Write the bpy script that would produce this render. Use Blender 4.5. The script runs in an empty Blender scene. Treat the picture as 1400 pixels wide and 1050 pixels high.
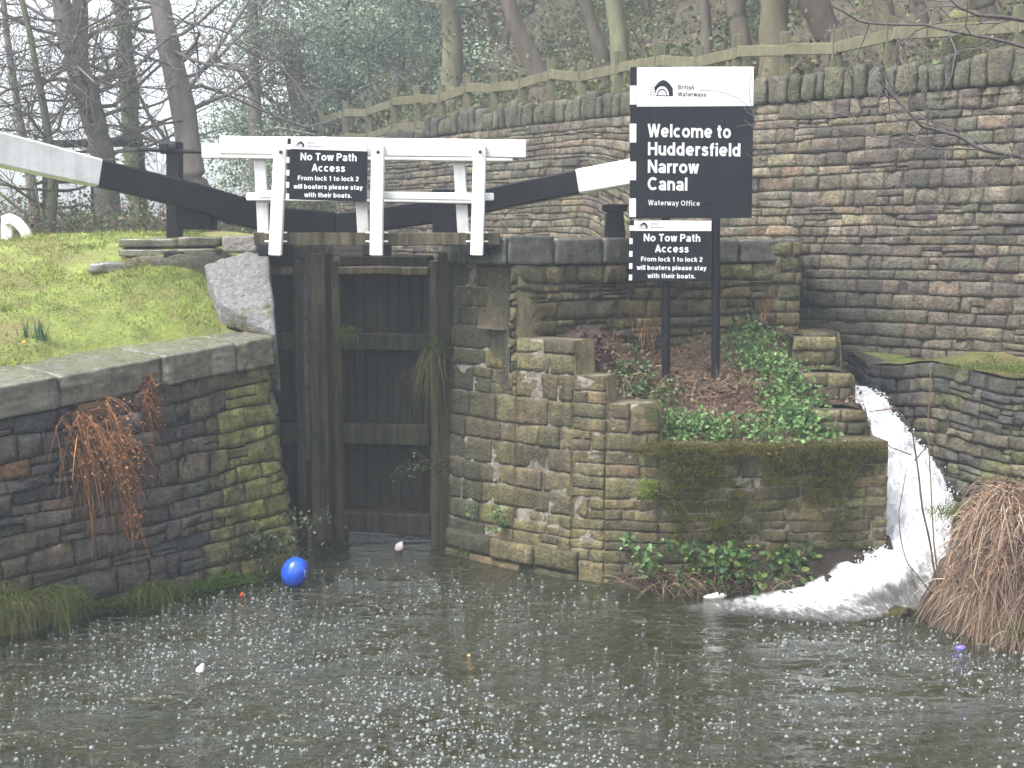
import bpy, math, random
import numpy as np
R = math.radians
rng = np.random.default_rng(7)
random.seed(7)
S = bpy.context.scene
COL = S.collection

# ------------------------------------------------------------------ camera, sky, sun, exposure
FPX, PITCH, EYE = 1700.0, math.atan(195.0/1700.0), 4.0
cam_d = bpy.data.cameras.new('camera'); cam = bpy.data.objects.new('camera', cam_d); COL.objects.link(cam)
cam_d.sensor_width = 36; cam_d.lens = FPX/1400*36; cam_d.clip_end = 2000; cam_d.clip_start = .1
cam.location = (0, 0, EYE); cam.rotation_euler = (math.pi/2-PITCH, 0, 0)
S.camera = cam
w = bpy.data.worlds.new('World'); S.world = w; w.use_nodes = True
nt = w.node_tree; bg = nt.nodes['Background']
sky = nt.nodes.new('ShaderNodeTexSky'); sky.sky_type = 'NISHITA'; sky.sun_disc = False
SUN_EL, SUN_AZ = R(58), math.atan2(-.75, -.5)
sky.sun_elevation = SUN_EL; sky.sun_rotation = SUN_AZ % (2*math.pi); sky.dust_density = 4; sky.air_density = 1.0
hs = nt.nodes.new('ShaderNodeHueSaturation'); hs.inputs['Saturation'].default_value = .22
nt.links.new(sky.outputs[0], hs.inputs['Color']); nt.links.new(hs.outputs[0], bg.inputs['Color'])
bg.inputs['Strength'].default_value = .15
sl = bpy.data.lights.new('sun', 'SUN'); so = bpy.data.objects.new('sun', sl); COL.objects.link(so)
sl.energy = 1.5; sl.angle = R(35); sl.color = (1, .96, .9)
sd = np.array([math.sin(SUN_AZ)*math.cos(SUN_EL), math.cos(SUN_AZ)*math.cos(SUN_EL), math.sin(SUN_EL)])
from mathutils import Vector, Matrix
so.rotation_euler = Vector(sd).to_track_quat('Z', 'Y').to_euler()
so.location = (-8, -5, 30)
S.view_settings.view_transform = 'Standard'; S.view_settings.look = 'None'
S.view_settings.gamma = 1; S.view_settings.exposure = 1.65
cy = S.cycles
cy.use_denoising = True; cy.max_bounces = 5; cy.diffuse_bounces = 3; cy.glossy_bounces = 2
cy.transmission_bounces = 2; cy.transparent_max_bounces = 6; cy.volume_bounces = 1
cy.caustics_reflective = False; cy.caustics_refractive = False

# ------------------------------------------------------------------ pixel helpers (photo is 1400x1050)
CT, ST = math.cos(PITCH), math.sin(PITCH)
def ray(px, py):
    cx, cyy = (px-700)/FPX, (525-py)/FPX
    return np.array([cx, CT+cyy*ST, -ST+cyy*CT])
def at(px, py, Y):
    d = ray(px, py); return np.array([0, 0, EYE])+d*(Y/d[1])
def onz(px, py, z):
    d = ray(px, py); return np.array([0, 0, EYE])+d*((z-EYE)/d[2])
def zat(py, Y): return at(700, py, Y)[2]
def xat(px, Y, z=3.0):
    return (px-700)/FPX*(Y*CT-(z-EYE)*ST)

# ------------------------------------------------------------------ noise
def _h(i, j, k, seed):
    n = (i*374761393+j*668265263+k*2147483647+seed*1274126177) & 0xffffffff
    n = ((n ^ (n >> 13))*1274126177) & 0xffffffff
    return ((n ^ (n >> 16)) & 0xffff)/65535.0
def vnoise(p, scale=1.0, seed=0):
    q = np.asarray(p, float)*scale; f = np.floor(q); i = f.astype(np.int64); t = q-f; t = t*t*(3-2*t)
    r = 0
    for a in (0, 1):
        for b in (0, 1):
            for c in (0, 1):
                wgt = (t[..., 0] if a else 1-t[..., 0])*(t[..., 1] if b else 1-t[..., 1])*(t[..., 2] if c else 1-t[..., 2])
                r = r+wgt*_h(i[..., 0]+a, i[..., 1]+b, i[..., 2]+c, seed)
    return r*2-1
def fbm(p, scale=1.0, seed=0, o=3):
    return sum(vnoise(p, scale*2**k, seed+k)*.5**k for k in range(o))
def sstep(x, a, b):
    t = np.clip((x-a)/(b-a), 0, 1); return t*t*(3-2*t)

# ------------------------------------------------------------------ mesh collector
OFF = {}; SHARP = []
class MB:
    def __init__(s): s.V = []; s.F = {3: [], 4: []}; s.T = []; s.n = 0
    def add(s, v, faces, tint=(1, 1, 1, 0)):
        v = np.asarray(v, float).reshape(-1, 3); t = np.asarray(tint, float)
        if t.ndim == 1:
            if len(t) == 3: t = np.append(t, 0)
            t = np.tile(t, (len(v), 1))
        s.V.append(v); s.T.append(t)
        for f in faces:
            f = np.asarray(f, np.int64)
            if len(f): s.F[f.shape[1]].append(f+s.n)
        s.n += len(v)
    def build(s, name, mat, parent=None, smooth=True):
        V = np.concatenate(s.V); T = np.concatenate(s.T)
        off = OFF.get(parent.name, np.zeros(3)) if parent else np.zeros(3)
        me = bpy.data.meshes.new(name)
        f3 = np.concatenate(s.F[3]) if s.F[3] else np.zeros((0, 3), np.int64)
        f4 = np.concatenate(s.F[4]) if s.F[4] else np.zeros((0, 4), np.int64)
        nl = f3.size+f4.size; npoly = len(f3)+len(f4)
        me.vertices.add(len(V)); me.vertices.foreach_set('co', (V-off).astype(np.float32).ravel())
        me.loops.add(nl); me.loops.foreach_set('vertex_index', np.concatenate([f3.ravel(), f4.ravel()]).astype(np.int32))
        me.polygons.add(npoly)
        ls = np.concatenate([np.arange(len(f3))*3, f3.size+np.arange(len(f4))*4]).astype(np.int32)
        me.polygons.foreach_set('loop_start', ls)
        me.polygons.foreach_set('use_smooth', np.full(npoly, smooth))
        a = me.attributes.new('tint', 'FLOAT_COLOR', 'POINT'); a.data.foreach_set('color', T.astype(np.float32).ravel())
        me.update(calc_edges=True); me.validate()
        if mat in SHARP: me.set_sharp_from_angle(angle=R(28))
        me.materials.append(mat)
        o = bpy.data.objects.new(name, me); COL.objects.link(o)
        if parent: o.parent = parent
        OFF[o.name] = off
        return o
def thing(name, label, cat, loc=(0, 0, 0), group=None):
    o = bpy.data.objects.new(name, None); COL.objects.link(o); o.location = tuple(float(x) for x in loc); o.empty_display_size = .2
    OFF[o.name] = np.array(loc, float)
    return tag(o, label, cat, group)
GROUPS = {'bramble': 'brambles around the water edge', 'grass_tuft': 'grass tufts along the banks', 'dead_fern': 'dead ferns hanging on the left wall', 'nettle_patch': 'green plants on the sign bank', 'lock_gate': 'pair of lock gate leaves',
          'notice_board': 'no tow path access signs', 'wet_rock': 'rocks around the foot of the waterfall', 'sapling': 'bare saplings by the waterfall', 'wall_fern': 'plants rooted on the gate and lock wall', 'lock_wall': 'stone sides of the lock'}
def tag(o, label=None, cat=None, group=None, kind=None):
    group = group or (cat and GROUPS.get(o.name.split('.')[0]))
    if label: o['label'] = label
    if cat: o['category'] = cat
    if group: o['group'] = group
    if kind: o['kind'] = kind
    return o

def grid_faces(nu, nv):
    i = np.arange(nu-1)[:, None]*nv+np.arange(nv-1)[None, :]
    i = i.ravel(); return np.stack([i, i+nv, i+nv+1, i+1], 1)
def nrm(v): v = np.asarray(v, float); return v/np.maximum(np.linalg.norm(v, axis=-1, keepdims=True), 1e-9)
def frames(P, up=(0, 0, 1)):
    P = np.asarray(P, float); t = nrm(np.gradient(P, axis=0)); u = np.tile(np.array(up, float), (len(P), 1))
    bad = np.abs((t*u).sum(1)) > .97; u[bad] = (0, 1, 0.02)
    s = nrm(np.cross(t, u)); n = np.cross(s, t); return t, s, n
def tube(mb, P, r, k=6, tint=(1, 1, 1, 0), caps=True):
    P = np.asarray(P, float); r = np.broadcast_to(np.asarray(r, float), (len(P),))
    t, s, n = frames(P); a = np.arange(k)*2*np.pi/k
    V = P[:, None]+r[:, None, None]*(np.cos(a)[None, :, None]*s[:, None]+np.sin(a)[None, :, None]*n[:, None])
    m = len(P); i = np.arange(m-1)[:, None]*k; j = np.arange(k)[None, :]; j2 = (j+1) % k
    F = np.stack([(i+j).ravel(), (i+j2).ravel(), (i+k+j2).ravel(), (i+k+j).ravel()], 1)
    V = V.reshape(-1, 3); f3 = []
    if caps:
        V = np.vstack([V, P[0], P[-1]]); c0, c1 = m*k, m*k+1
        f3 = [[c0, (q+1) % k, q] for q in range(k)]+[[c1, (m-1)*k+q, (m-1)*k+(q+1) % k] for q in range(k)]
    mb.add(V, [F]+([f3] if caps else []), tint)
def beam(mb, P, wd, h, up=(0, 0, 1), bev=.008, tint=(1, 1, 1, 0), wob=.0, seg=None):
    """timber of rectangular section, chamfered, swept along P (wd sideways, h along up)"""
    P = np.asarray(P, float)
    if seg:
        tt = np.linspace(0, len(P)-1, seg); P = np.stack([np.interp(tt, range(len(P)), P[:, c]) for c in range(3)], 1)
    m = len(P); wd = np.broadcast_to(np.asarray(wd, float), (m,)); h = np.broadcast_to(np.asarray(h, float), (m,))
    t, s, n = frames(P, up)
    sec = []
    for (a, b) in ((1, 1), (-1, 1), (-1, -1), (1, -1)):
        sec += [(a, b, 1, 0), (a, b, 0, 1)] if a*b > 0 else [(a, b, 0, 1), (a, b, 1, 0)]
    # order: around the rectangle
    ring = [(1, 1, 0, 1), (1, 1, 1, 0), (-1, 1, 1, 0), (-1, 1, 0, 1), (-1, -1, 0, 1), (-1, -1, 1, 0), (1, -1, 1, 0), (1, -1, 0, 1)]
    ring = [(1, 1, 0), (1, 1, 1), (-1, 1, 1), (-1, 1, 0), (-1, -1, 0), (-1, -1, 1), (1, -1, 1), (1, -1, 0)]
    V = []
    for (a, b, q) in ring:
        x = a*(wd/2-(bev if q else 0)); y = b*(h/2-(0 if q else bev))
        V.append(P+x[:, None]*s+y[:, None]*n)
    V = np.stack(V, 1)
    e0 = P[0]-t[0]*0; k = 8
    # inset end rings
    def endring(i, sgn):
        c = P[i]; return c+(V[i]-c)*(1-2*bev/max(min(wd[i], h[i]), 1e-3))+t[i]*sgn*bev
    V = np.concatenate([endring(0, -1)[None], V, endring(-1, 1)[None]], 0); m2 = m+2
    V = V.reshape(-1, 3)
    if wob: V = V+np.stack([vnoise(V, 2.3, 11), vnoise(V, 2.3, 12), vnoise(V, 2.3, 13)], 1)*wob
    i = np.arange(m2-1)[:, None]*k; j = np.arange(k)[None, :]; j2 = (j+1) % k
    F = np.stack([(i+j).ravel(), (i+j2).ravel(), (i+k+j2).ravel(), (i+k+j).ravel()], 1)
    L = (m2-1)*k
    caps = [[0, 3, 2, 1], [0, 7, 4, 3], [7, 6, 5, 4], [L, L+1, L+2, L+3], [L, L+3, L+4, L+7], [L+7, L+4, L+5, L+6]]
    mb.add(V, [F, caps], tint)
def cube_grid(n):
    g = np.linspace(-1, 1, n); V = []; F = []; c = 0
    for ax in range(3):
        for sg in (-1, 1):
            a, b = np.meshgrid(g, g, indexing='ij'); p = np.zeros((n, n, 3))
            p[..., ax] = sg; p[..., (ax+1) % 3] = a; p[..., (ax+2) % 3] = b
            f = grid_faces(n, n)
            if sg < 0: f = f[:, ::-1]
            V.append(p.reshape(-1, 3)); F.append(f+c); c += n*n
    V = np.concatenate(V); F = np.concatenate(F)
    key = np.round(V*1000).astype(np.int64); u, idx, inv = np.unique(key, axis=0, return_index=True, return_inverse=True)
    return V[idx], inv.ravel()[F]
CG = {n: cube_grid(n) for n in (3, 5, 7, 9, 13, 21)}
def block(mb, C8, n=7, rnd=.1, noise=.01, nscale=6, tint=(1, 1, 1, 0), seed=0, rough=0.0):
    """stone: C8 = 4 bottom corners then 4 top corners (same turn); rounded, roughened hexahedron"""
    c, F = CG[n]; c = c.copy()
    m = np.sort(np.abs(c), 1)          # rounding near edges
    e = sstep(m[:, 1], 1-rnd*2.5, 1.0)*rnd+sstep(m[:, 0], 1-rnd*2.5, 1.0)*rnd*.5
    c = c*(1-e[:, None]*.5)
    u, v, wv = (c[:, 0]+1)/2, (c[:, 1]+1)/2, (c[:, 2]+1)/2
    C8 = np.asarray(C8, float)
    def bil(q): return (q[0]*((1-u)*(1-v))[:, None]+q[1]*(u*(1-v))[:, None]+q[2]*(u*v)[:, None]+q[3]*((1-u)*v)[:, None])
    V = bil(C8[:4])*(1-wv)[:, None]+bil(C8[4:])*wv[:, None]
    cen = V.mean(0); d = nrm(V-cen)
    V = V+d*(fbm(V, nscale, seed, 3)*noise)[:, None]
    if rough: V = V+d*(vnoise(V, 22, seed+5)*rough)[:, None]
    # orientation check
    a = V[F[0]]
    vol = 0
    tri = V[F[:, :3]]; vol = (np.cross(tri[:, 0]-cen, tri[:, 1]-cen)*(tri[:, 2]-cen)).sum()
    mb.add(V, [F if vol > 0 else F[:, ::-1]], tint)
def box8(x0, x1, y0, y1, z0, z1):
    return [(x0, y0, z0), (x1, y0, z0), (x1, y1, z0), (x0, y1, z0), (x0, y0, z1), (x1, y0, z1), (x1, y1, z1), (x0, y1, z1)]

# ------------------------------------------------------------------ leaves and blades
def rand_dirs(n, up=0.0):
    v = rng.normal(size=(n, 3)); v[:, 2] += up; return nrm(v)
LEAF_V = np.array([(0, 0, 0), (.32, .28, .06), (.26, .72, .02), (0, 1, -.1), (-.26, .72, .02), (-.32, .28, .06), (0, .45, -.05)])
LEAF_F = np.array([(0, 1, 6), (1, 2, 6), (2, 3, 6), (3, 4, 6), (4, 5, 6), (5, 0, 6)])
def leaves(mb, P, size, tint, updir=.6, simple=False, droop=.3):
    P = np.asarray(P, float); n = len(P)
    if n == 0: return
    nz = nrm(rng.normal(size=(n, 3))*.8+np.array([0, -.25, updir])); y = rng.normal(size=(n, 3)); y[:, 2] -= droop
    y = nrm(y-(y*nz).sum(1)[:, None]*nz); x = np.cross(y, nz)
    size = np.broadcast_to(np.asarray(size, float), (n,))*rng.uniform(.6, 1.3, n)
    if simple: lv = np.array([(0, 0, 0), (.4, .5, 0.05), (0, 1, -.08), (-.4, .5, .05)]); lf = np.array([(0, 1, 2, 3)])
    else: lv, lf = LEAF_V, LEAF_F
    V = P[:, None]+size[:, None, None]*(lv[None, :, 0:1]*x[:, None]+lv[None, :, 1:2]*y[:, None]+lv[None, :, 2:3]*nz[:, None])
    F = (np.arange(n)[:, None, None]*len(lv)+lf[None]).reshape(-1, lf.shape[1])
    T = np.repeat(tint, len(lv), 0); mb.add(V.reshape(-1, 3), [F], T)
def blades(mb, P, d, L, wd, droop, tint, seg=3):
    """curved tapering strips from P along d, bending down"""
    n = len(P); L = np.broadcast_to(L, (n,)); wd = np.broadcast_to(wd, (n,)); droop = np.broadcast_to(droop, (n,))
    side = nrm(np.cross(d, rng.normal(size=(n, 3)))); V = []
    for k in range(seg+1):
        t = k/seg; c = P+d*(L*t)[:, None]; c[:, 2] -= droop*L*t*t
        wk = wd*(1-t*.85)
        V += [c-side*wk[:, None]/2, c+side*wk[:, None]/2]
    V = np.stack(V, 1); b = np.arange(n)[:, None]*(2*(seg+1)); F = []
    for k in range(seg): F.append(np.stack([b[:, 0]+2*k, b[:, 0]+2*k+1, b[:, 0]+2*k+3, b[:, 0]+2*k+2], 1))
    mb.add(V.reshape(-1, 3), [np.concatenate(F)], np.repeat(tint, 2*(seg+1), 0))
def tints(n, cols, jit=.2):
    cols = np.asarray(cols, float); c = cols[rng.integers(0, len(cols), n)]*rng.uniform(1-jit, 1+jit, (n, 1))
    return np.concatenate([np.clip(c, 0, 1), np.zeros((n, 1))], 1)

# ------------------------------------------------------------------ materials
def mat(name, base=(1, 1, 1), tint=True, var=.35, vscale=5.0, rough=.6, bump=.25, bscale=30.0, streak=0.0, moss=None, mossscale=3.0,
        spec=.4, stain=None, stainscale=1.2, translucent=0.0, vertstretch=1.0, mossbias=0.0, grit=0.0, bdist=.02, mosslo=.70, mossw=.14):
    m = bpy.data.materials.new(name); m.use_nodes = True; N = m.node_tree.nodes; Lk = m.node_tree.links.new
    bs = N['Principled BSDF']; tc = N.new('ShaderNodeTexCoord'); mp = N.new('ShaderNodeMapping')
    mp.inputs['Scale'].default_value = (1, 1, vertstretch); Lk(tc.outputs['Object'], mp.inputs[0])
    def noise(scale, det=5, rg=.6, vec=None):
        q = N.new('ShaderNodeTexNoise'); q.inputs['Scale'].default_value = scale; q.inputs['Detail'].default_value = det; q.inputs['Roughness'].default_value = rg
        Lk(vec or mp.outputs[0], q.inputs['Vector']); return q.outputs['Fac']
    def ramp(fac, a, b, ca, cb):
        q = N.new('ShaderNodeMapRange'); q.inputs[1].default_value = a; q.inputs[2].default_value = b; q.inputs[3].default_value = ca; q.inputs[4].default_value = cb
        Lk(fac, q.inputs[0]); return q.outputs[0]
    def mix(fac, c1, c2, mode='MIX'):
        q = N.new('ShaderNodeMix'); q.data_type = 'RGBA'; q.blend_type = mode; q.clamp_factor = True
        for s_, val in ((0, fac), (6, c1), (7, c2)):
            if isinstance(val, (tuple, list)): q.inputs[s_].default_value = tuple(val)+(1,)
            elif isinstance(val, float): q.inputs[s_].default_value = val
            else: Lk(val, q.inputs[s_])
        return q.outputs[2]
    colr = tuple(base); at_ = N.new('ShaderNodeAttribute'); at_.attribute_name = 'tint'
    if tint: colr = mix(1.0, at_.outputs['Color'], colr, 'MULTIPLY')
    if var:
        g = ramp(noise(vscale, 6), .25, .75, 1-var, 1+var); cc = N.new('ShaderNodeCombineColor')
        for k in range(3): Lk(g, cc.inputs[k])
        colr = mix(1.0, colr, cc.outputs[0], 'MULTIPLY')
    if grit:
        g = ramp(noise(21, 7, .8), .32, .68, 1-grit, 1+grit); cc = N.new('ShaderNodeCombineColor')
        for k in range(3): Lk(g, cc.inputs[k])
        colr = mix(1.0, colr, cc.outputs[0], 'MULTIPLY')
    if stain:
        colr = mix(ramp(noise(stainscale, 6, .65), .48, .66, 0, .8), colr, stain)
    if streak:
        m2 = N.new('ShaderNodeMapping'); m2.inputs['Scale'].default_value = (14, 14, .7); Lk(tc.outputs['Object'], m2.inputs[0])
        g = ramp(noise(1.0, 4, .6, m2.outputs[0]), .35, .7, 1.0, 1-streak); cc = N.new('ShaderNodeCombineColor')
        for k in range(3): Lk(g, cc.inputs[k])
        colr = mix(1.0, colr, cc.outputs[0], 'MULTIPLY')
    if moss:
        q = N.new('ShaderNodeMath'); q.operation = 'ADD'; Lk(noise(mossscale, 8, .7), q.inputs[0]); Lk(at_.outputs['Alpha'], q.inputs[1])
        mc = mix(ramp(noise(9, 4), .35, .65, 0, 1), moss[0], moss[1])
        colr = mix(ramp(q.outputs[0], mosslo-mossbias, mosslo+mossw-mossbias, 0, .94), colr, mc)
    if isinstance(colr, tuple): bs.inputs['Base Color'].default_value = colr+(1,)
    else: Lk(colr, bs.inputs['Base Color'])
    Lk(ramp(noise(vscale*2.1, 4), .3, .7, max(rough-.12, .03), min(rough+.12, 1)), bs.inputs['Roughness'])
    bs.inputs['Specular IOR Level'].default_value = spec
    if bump:
        b = N.new('ShaderNodeBump'); b.inputs['Strength'].default_value = bump; b.inputs['Distance'].default_value = bdist
        Lk(noise(bscale, 8, .65), b.inputs['Height']); Lk(b.outputs[0], bs.inputs['Normal'])
    if translucent:
        tr = N.new('ShaderNodeBsdfTranslucent'); ms = N.new('ShaderNodeMixShader'); ms.inputs[0].default_value = translucent
        if isinstance(colr, tuple): tr.inputs[0].default_value = colr+(1,)
        else: Lk(colr, tr.inputs[0])
        Lk(bs.outputs[0], ms.inputs[1]); Lk(tr.outputs[0], ms.inputs[2]); Lk(ms.outputs[0], N['Material Output'].inputs[0])
    return m
MOSS = ((.034, .044, .008), (.058, .045, .010)); ALGAE = ((.13, .13, .035), (.085, .09, .03))
M = {}
M['stone_lock'] = mat('lock_wall_stone', grit=.6, bdist=.06, var=.5, vscale=7, rough=.62, bump=.7, bscale=26, streak=.4, moss=MOSS, mosslo=.72, mossw=.08, mossscale=2.4, stain=(.075, .066, .045), stainscale=1.1)
M['stone_wing'] = mat('wing_wall_stone', grit=.65, bdist=.06, var=.5, vscale=8, rough=.5, bump=.8, bscale=24, streak=.35, moss=ALGAE, mossscale=3.5, stain=(.055, .05, .05), stainscale=1.5)
M['stone_hill'] = mat('retaining_wall_stone', grit=.7, bdist=.07, var=.55, vscale=6, rough=.7, bump=.8, bscale=24, streak=.25, moss=((.085, .085, .03), (.06, .055, .025)), stain=(.07, .06, .052), stainscale=1.3)
M['slab'] = mat('wet_coping_stone', grit=.4, var=.4, vscale=6, rough=.20, bump=.35, bscale=22, moss=ALGAE, mossscale=4, spec=.5, streak=.3)
M['rock'] = mat('rock_faced_stone', grit=.3, bdist=.06, var=.3, vscale=14, rough=.5, bump=1.0, bscale=16, moss=((.16, .13, .02), (.09, .09, .02)), mossscale=4)
M['gatewood'] = mat('wet_gate_timber', var=.5, vscale=4, grit=.35, rough=.6, spec=.18, bump=.6, bscale=16, streak=.75, vertstretch=.25, moss=((.05, .065, .018), (.035, .04, .015)), mossscale=2.5)
M['oldwood'] = mat('weathered_timber', var=.3, vscale=5, rough=.6, bump=.4, bscale=25, streak=.4, moss=((.10, .11, .035), (.08, .08, .03)))
M['white'] = mat('white_paint', (.8, .8, .8), tint=False, var=.08, vscale=3, rough=.5, bump=.2, bscale=20, streak=.14, stain=(.55, .55, .5), stainscale=2.2, grit=.05)
M['black'] = mat('black_paint', (.011, .012, .016), tint=False, var=.35, vscale=4, rough=.5, bump=.3, bscale=30, spec=.15)
M['signblack'] = mat('sign_dark_enamel', (.012, .014, .020), tint=False, streak=.3, stain=(.022, .025, .028), stainscale=3, var=.25, vscale=2, rough=.38, bump=0, spec=.15)
M['signwhite'] = mat('sign_white_enamel', (.82, .82, .83), tint=False, streak=.08, var=.04, vscale=2, rough=.4, bump=0)
M['soil'] = mat('leaf_litter_soil', (.075, .055, .036), var=.5, vscale=9, rough=.9, bump=.8, bscale=30, stain=(.12, .085, .058), stainscale=5)
M['mud'] = mat('wet_mud', (.035, .026, .018), grit=.5, var=.5, vscale=6, rough=.6, spec=.25, bump=.8, bscale=18, moss=MOSS)
M['turf'] = mat('turf_soil', (.165, .20, .045), grit=.5, var=.5, vscale=3.5, rough=.9, bump=.8, bscale=40, stain=(.17, .13, .06), stainscale=.9)
M['hill'] = mat('woodland_floor', (.085, .075, .05), var=.5, vscale=1.5, rough=.95, bump=.5, bscale=8, stain=(.13, .095, .065), stainscale=.35)
M['leaf'] = mat('leaf_green', var=.2, vscale=20, rough=.45, bump=0, translucent=.3, spec=.35)
M['grass'] = mat('grass_blade', var=.2, vscale=3, rough=.6, bump=0, translucent=.3, spec=.2)
M['dead'] = mat('dead_stalk', var=.25, vscale=12, rough=.8, bump=0, spec=.2)
M['bark'] = mat('tree_bark', var=.4, vscale=6, rough=.85, bump=.8, bscale=14, vertstretch=.3, moss=((.10, .115, .04), (.07, .08, .03)), mossscale=1.5, mossbias=-.05)
M['rust'] = mat('rusty_iron', (.10, .035, .018), var=.4, vscale=15, rough=.8, bump=.4)

for k in ('white', 'black', 'signblack', 'signwhite', 'gatewood', 'oldwood'): SHARP.append(M[k])
# ------------------------------------------------------------------ stone wall builder
def path_fn(pts):
    pts = np.asarray(pts, float); seg = np.linalg.norm(np.diff(pts, axis=0), axis=1); cs = np.concatenate([[0], np.cumsum(seg)])
    dn = 0.12
    def pos(s):
        s = np.asarray(s, float)
        lin = lambda q: np.stack([np.interp(q, cs, pts[:, 0]), np.interp(q, cs, pts[:, 1])], -1)
        a = lin(np.clip(s-dn, 0, cs[-1])); b = lin(np.clip(s+dn, 0, cs[-1])); t = nrm(b-a)
        p = lin(s); ext = np.where(s < 0, s, np.where(s > cs[-1], s-cs[-1], 0)); p = p+t*ext[..., None]
        return p, np.stack([t[..., 1], -t[..., 0]], -1)       # normal to the right of travel
    return pos, cs[-1]
def stone_wall(mb, pts, z0, z1, ch=(.18, .26), lw=(.25, .55), joint=.012, bulge=.02, rough=.012, depth=.05, back=.45, batter=0.0,
               palette=((.2, .18, .15),), mortar=(.06, .055, .05), mossf=None, wav=.02, seed=0, jit=.012, tintf=None, cell=.065, topf=None, breaks=(), splitf=None, endlean=0.0, rad=.018):
    """coursed masonry to the right side of path pts; z0,z1 numbers or functions of s"""
    r = np.random.default_rng(seed); pos, L = path_fn(pts)
    Z0 = z0 if callable(z0) else (lambda s: np.full_like(np.asarray(s, float), z0)); Z1 = z1 if callable(z1) else (lambda s: np.full_like(np.asarray(s, float), z1))
    H = float(np.mean(Z1(np.linspace(0, L, 9))-Z0(np.linspace(0, L, 9))))
    hs_ = []
    while sum(hs_) < H: hs_.append(r.uniform(*ch))
    hs_ = np.array(hs_)*H/sum(hs_); zl = np.concatenate([[0], np.cumsum(hs_)])/H
    def zline(k, s):
        f = zl[k]; ww = 0 if k in (0, len(zl)-1) else wav
        return Z0(s)+(Z1(s)-Z0(s))*f+ww*vnoise(np.stack([np.asarray(s)*1.3, np.full_like(s, k*7.3), np.full_like(s, seed*1.7)], -1), 1.0, seed)
    def place(s, z, out):
        p, n = pos(s-endlean*(z-Z0(s))*sstep(s, L-2.2, L)) if endlean else pos(s); o = out-batter*(z-Z0(s))
        return np.concatenate([p+n*o[..., None], z[..., None]], -1)
    for k in range(len(hs_)):
        s = 0.0; stones = []
        while s < L-1e-3:
            ln = r.uniform(*lw)*(1.25 if r.random() < .15 else 1)
            e = s+ln
            for q in list(breaks)+[L]:
                if s < q-1e-3 and q-e < lw[0]*.6: e = min(e, q) if e > q else q
            f = [(0.0, 1.0)]
            if splitf is not None and r.random() < splitf((s+e)/2): g_ = r.uniform(.38, .62); f = [(0.0, g_), (g_, 1.0)]
            if len(f) == 2 and r.random() < .5 and e-s > lw[0]*1.3:
                m_ = s+(e-s)*r.uniform(.4, .6); stones += [(s, m_, *f[0]), (m_, e, *f[0]), (s, e, *f[1])]
            else: stones += [(s, e, *q) for q in f]
            s = e
        for (s, e, f0, f1) in stones:
            a, b = s+joint/2, e-joint/2
            if topf is not None:
                tz = topf((a+b)/2); zz0 = zline(k, np.array((a+b)/2)); zz1 = zline(k+1, np.array((a+b)/2))
                if zz0+(zz1-zz0)*f0 > tz-.07: continue
            nu = int(np.clip(round((b-a)/cell), 3, 12)); nv = int(np.clip(round(hs_[k]/cell), 3, 8))
            u = np.linspace(0, 1, nu+1); v = np.linspace(0, 1, nv+1)
            # denser near edges
            u = .5-.5*np.cos(np.pi*u)*(.65)-.5*(1-2*u)*.35; v = .5-.5*np.cos(np.pi*v)*.65-.5*(1-2*v)*.35
            uu, vv = np.meshgrid(u, v, indexing='ij')
            j = r.uniform(-jit, jit, 4)
            ss = a+(b-a)*uu+((1-vv)*(j[0]*(1-uu)+j[1]*uu)+vv*(j[2]*(1-uu)+j[3]*uu))
            z0_, z1_ = zline(k, ss), zline(k+1, ss); zb = z0_+(z1_-z0_)*f0+joint/2; zt = z0_+(z1_-z0_)*f1-joint/2
            if topf is not None:
                zt = np.where(z0_+(z1_-z0_)*(f1+.25*(f1-f0)) > tz, tz, zt); zt = np.maximum(zt, zb+.03)
            if r.random() < .2 and topf is None: zt = zt-r.uniform(0, .015)
            zz = zb+(zt-zb)*vv
            ed = np.minimum(np.minimum(ss-a, b-ss), np.minimum(zz-zb, zt-zz)); ed = np.maximum(ed, 0)
            tilt = r.normal(0, .02, 2)
            out = r.normal(0, bulge*.5)+bulge*.6-rad*.8*(1-np.clip(ed/rad, 0, 1))**2+tilt[0]*(ss-(a+b)/2)+tilt[1]*(zz-(zb+zt)/2)
            P = place(ss, zz, np.zeros_like(ss)); out = out+rough*1.3*fbm(P, 8, seed+k, 3)+rough*.6*vnoise(P, 29, seed)
            P = place(ss, zz, out)
            big = np.empty((nu+3, nv+3, 3)); ii = np.clip(np.arange(nu+3)-1, 0, nu); jj = np.clip(np.arange(nv+3)-1, 0, nv)
            big = P[np.ix_(ii, jj)].copy(); inner = place(ss, zz, np.full_like(ss, -depth))[np.ix_(ii, jj)]
            edge = np.zeros((nu+3, nv+3), bool); edge[0] = edge[-1] = True; edge[:, 0] = edge[:, -1] = True
            big[edge] = inner[edge]
            c = np.array(palette[r.integers(len(palette))])*r.uniform(.58, 1.28)*(1+r.normal(0, .04, 3))
            mid = P[nu//2, nv//2]
            if tintf is not None: c = tintf(c, mid, r)
            T = np.zeros((big.shape[0]*big.shape[1], 4)); T[:, :3] = np.clip(c, 0.01, 1)
            if mossf is not None: T[:, 3] = mossf(big.reshape(-1, 3))
            mb.add(big.reshape(-1, 3), [grid_faces(nu+3, nv+3)], T)
    # mortar sheet and body
    ns = max(int(L/(.04 if topf is not None else .1)), 3); s = np.linspace(0, L, ns); sv = np.linspace(0, 1, max(int(H/.1), 3))
    SS, VV = np.meshgrid(s, sv, indexing='ij'); ZZ = Z0(SS)+(Z1(SS)-Z0(SS))*VV-.004
    if topf is not None: ZZ = np.minimum(ZZ, np.vectorize(topf)(SS)-.008)
    mo = -depth*.55
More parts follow.
